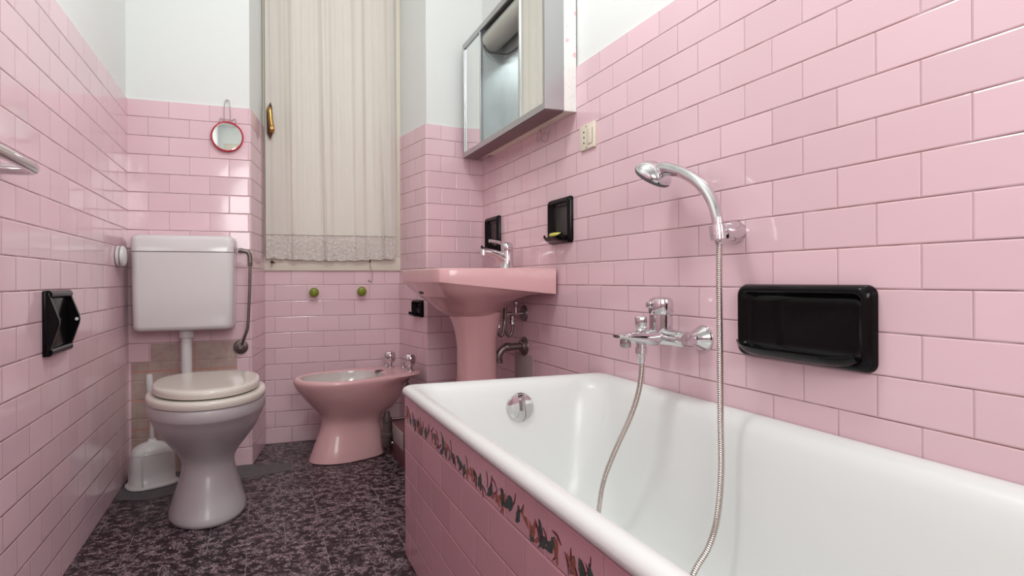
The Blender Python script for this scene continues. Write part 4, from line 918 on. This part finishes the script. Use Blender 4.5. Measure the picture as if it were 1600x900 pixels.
# loose wires under the cabinet
bm = B(); wy = 1.98
for dy, dz, dx in ((0, 0.060, 0.0), (0.03, 0.045, 0.004), (-0.02, 0.035, 0.006)):
    tube(bm, [(1.012, wy, CZ0 - 0.004), (1.020 - dx, wy + 0.03 + dy, CZ0 - dz * 0.6), (1.024 - dx, wy + 0.06 + dy * 2, CZ0 - dz), (1.022 - dx, wy + 0.10 + dy, CZ0 - dz * 0.7), (1.014, wy + 0.09, CZ0 - 0.004)], 0.0013, 6, 6)
obj('loose_wires', bm, M['wire'], label='thin loose wires looping down beneath the mirror cabinet', cat='wire')

# socket
SOC = thing('wall_socket', (XR, 1.755, 1.225), 'cream wall socket and switch plate beside the mirror cabinet', 'socket')
bm = B(); box(bm, (XR - 0.009, 1.708, 1.219), (XR + 0.001, 1.802, 1.303), 0.003, 3); obj('cover_plate', bm, M['cream_plastic'], SOC)
bm = B(); box(bm, (XR - 0.0115, 1.722, 1.234), (XR - 0.0085, 1.748, 1.288), 0.001); sw = obj('rocker_switch', bm, M['cream_plastic'], SOC)
bm = B()
for z in (1.243, 1.261, 1.279): lathe(bm, [(0.0035, 0), (0.0035, 0.0012)], (XR - 0.0085, 1.772, z), (-1, 0, 0), 12)
for z in (1.226, 1.296): lathe(bm, [(0.0025, 0), (0.0025, 0.0012)], (XR - 0.0085, 1.757, z), (-1, 0, 0), 10)
box(bm, (XR - 0.0095, 1.750, 1.236), (XR - 0.0085, 1.7515, 1.286)); box(bm, (XR - 0.0095, 1.718, 1.236), (XR - 0.0085, 1.7195, 1.286)); box(bm, (XR - 0.0095, 1.7195, 1.2335), (XR - 0.0085, 1.7495, 1.235))
obj('contact_holes', bm, M['rubber'], SOC)

# red rimmed hand mirror
MIR = thing('hanging_mirror', (-0.1285, 2.715, 1.392), 'small round red-rimmed mirror hung by wire on the tiles above the cistern', 'mirror')
mc = Vector((-0.1285, 2.7175, 1.3925)); ma = Vector((0.02, -1, 0.03)).normalized()
bm = B(); lathe(bm, [(0.050, 0.002), (0.061, 0.0), (0.0645, 0.004), (0.0645, 0.011), (0.061, 0.014), (0.0575, 0.0125), (0.0575, 0.009), (0.05, 0.0085)], mc, ma, 48); obj('rim', bm, M['red'], MIR)
bm = B(); lathe(bm, [(0.0575, 0.0090), (0.0575, 0.0100), (0.040, 0.0112), (0.020, 0.0118), (0.0001, 0.0120)], mc, ma, 48); obj('mirror_disc', bm, M['mirror'], MIR, angle=60)
bm = B(); y_ = 2.7135
tube(bm, [(-0.158, y_, 1.452), (-0.157, y_, 1.468), (-0.148, y_, 1.470), (-0.142, y_, 1.463), (-0.139, y_, 1.466), (-0.140, y_, 1.50), (-0.1365, y_, 1.54), (-0.134, y_, 1.547), (-0.1285, y_, 1.5485), (-0.122, y_, 1.547), (-0.119, y_, 1.54), (-0.116, y_, 1.50), (-0.115, y_, 1.466), (-0.110, y_, 1.463), (-0.101, y_, 1.471), (-0.094, y_, 1.466), (-0.096, y_, 1.452)], 0.0014, 6, 5)
tube(bm, [(-0.150, y_, 1.463), (-0.128, y_, 1.466), (-0.104, y_, 1.463)], 0.0014, 6, 5)
obj('wire_hanger', bm, M['wire'], MIR)
bm = B(); tube(bm, [(-0.1285, 2.729, 1.5462), (-0.1285, 2.7145, 1.5462), (-0.1285, 2.7100, 1.5475)], 0.0020, 8, 3); obj('wall_nail', bm, M['wire'], label='small nail holding the red mirror wire', cat='nail')
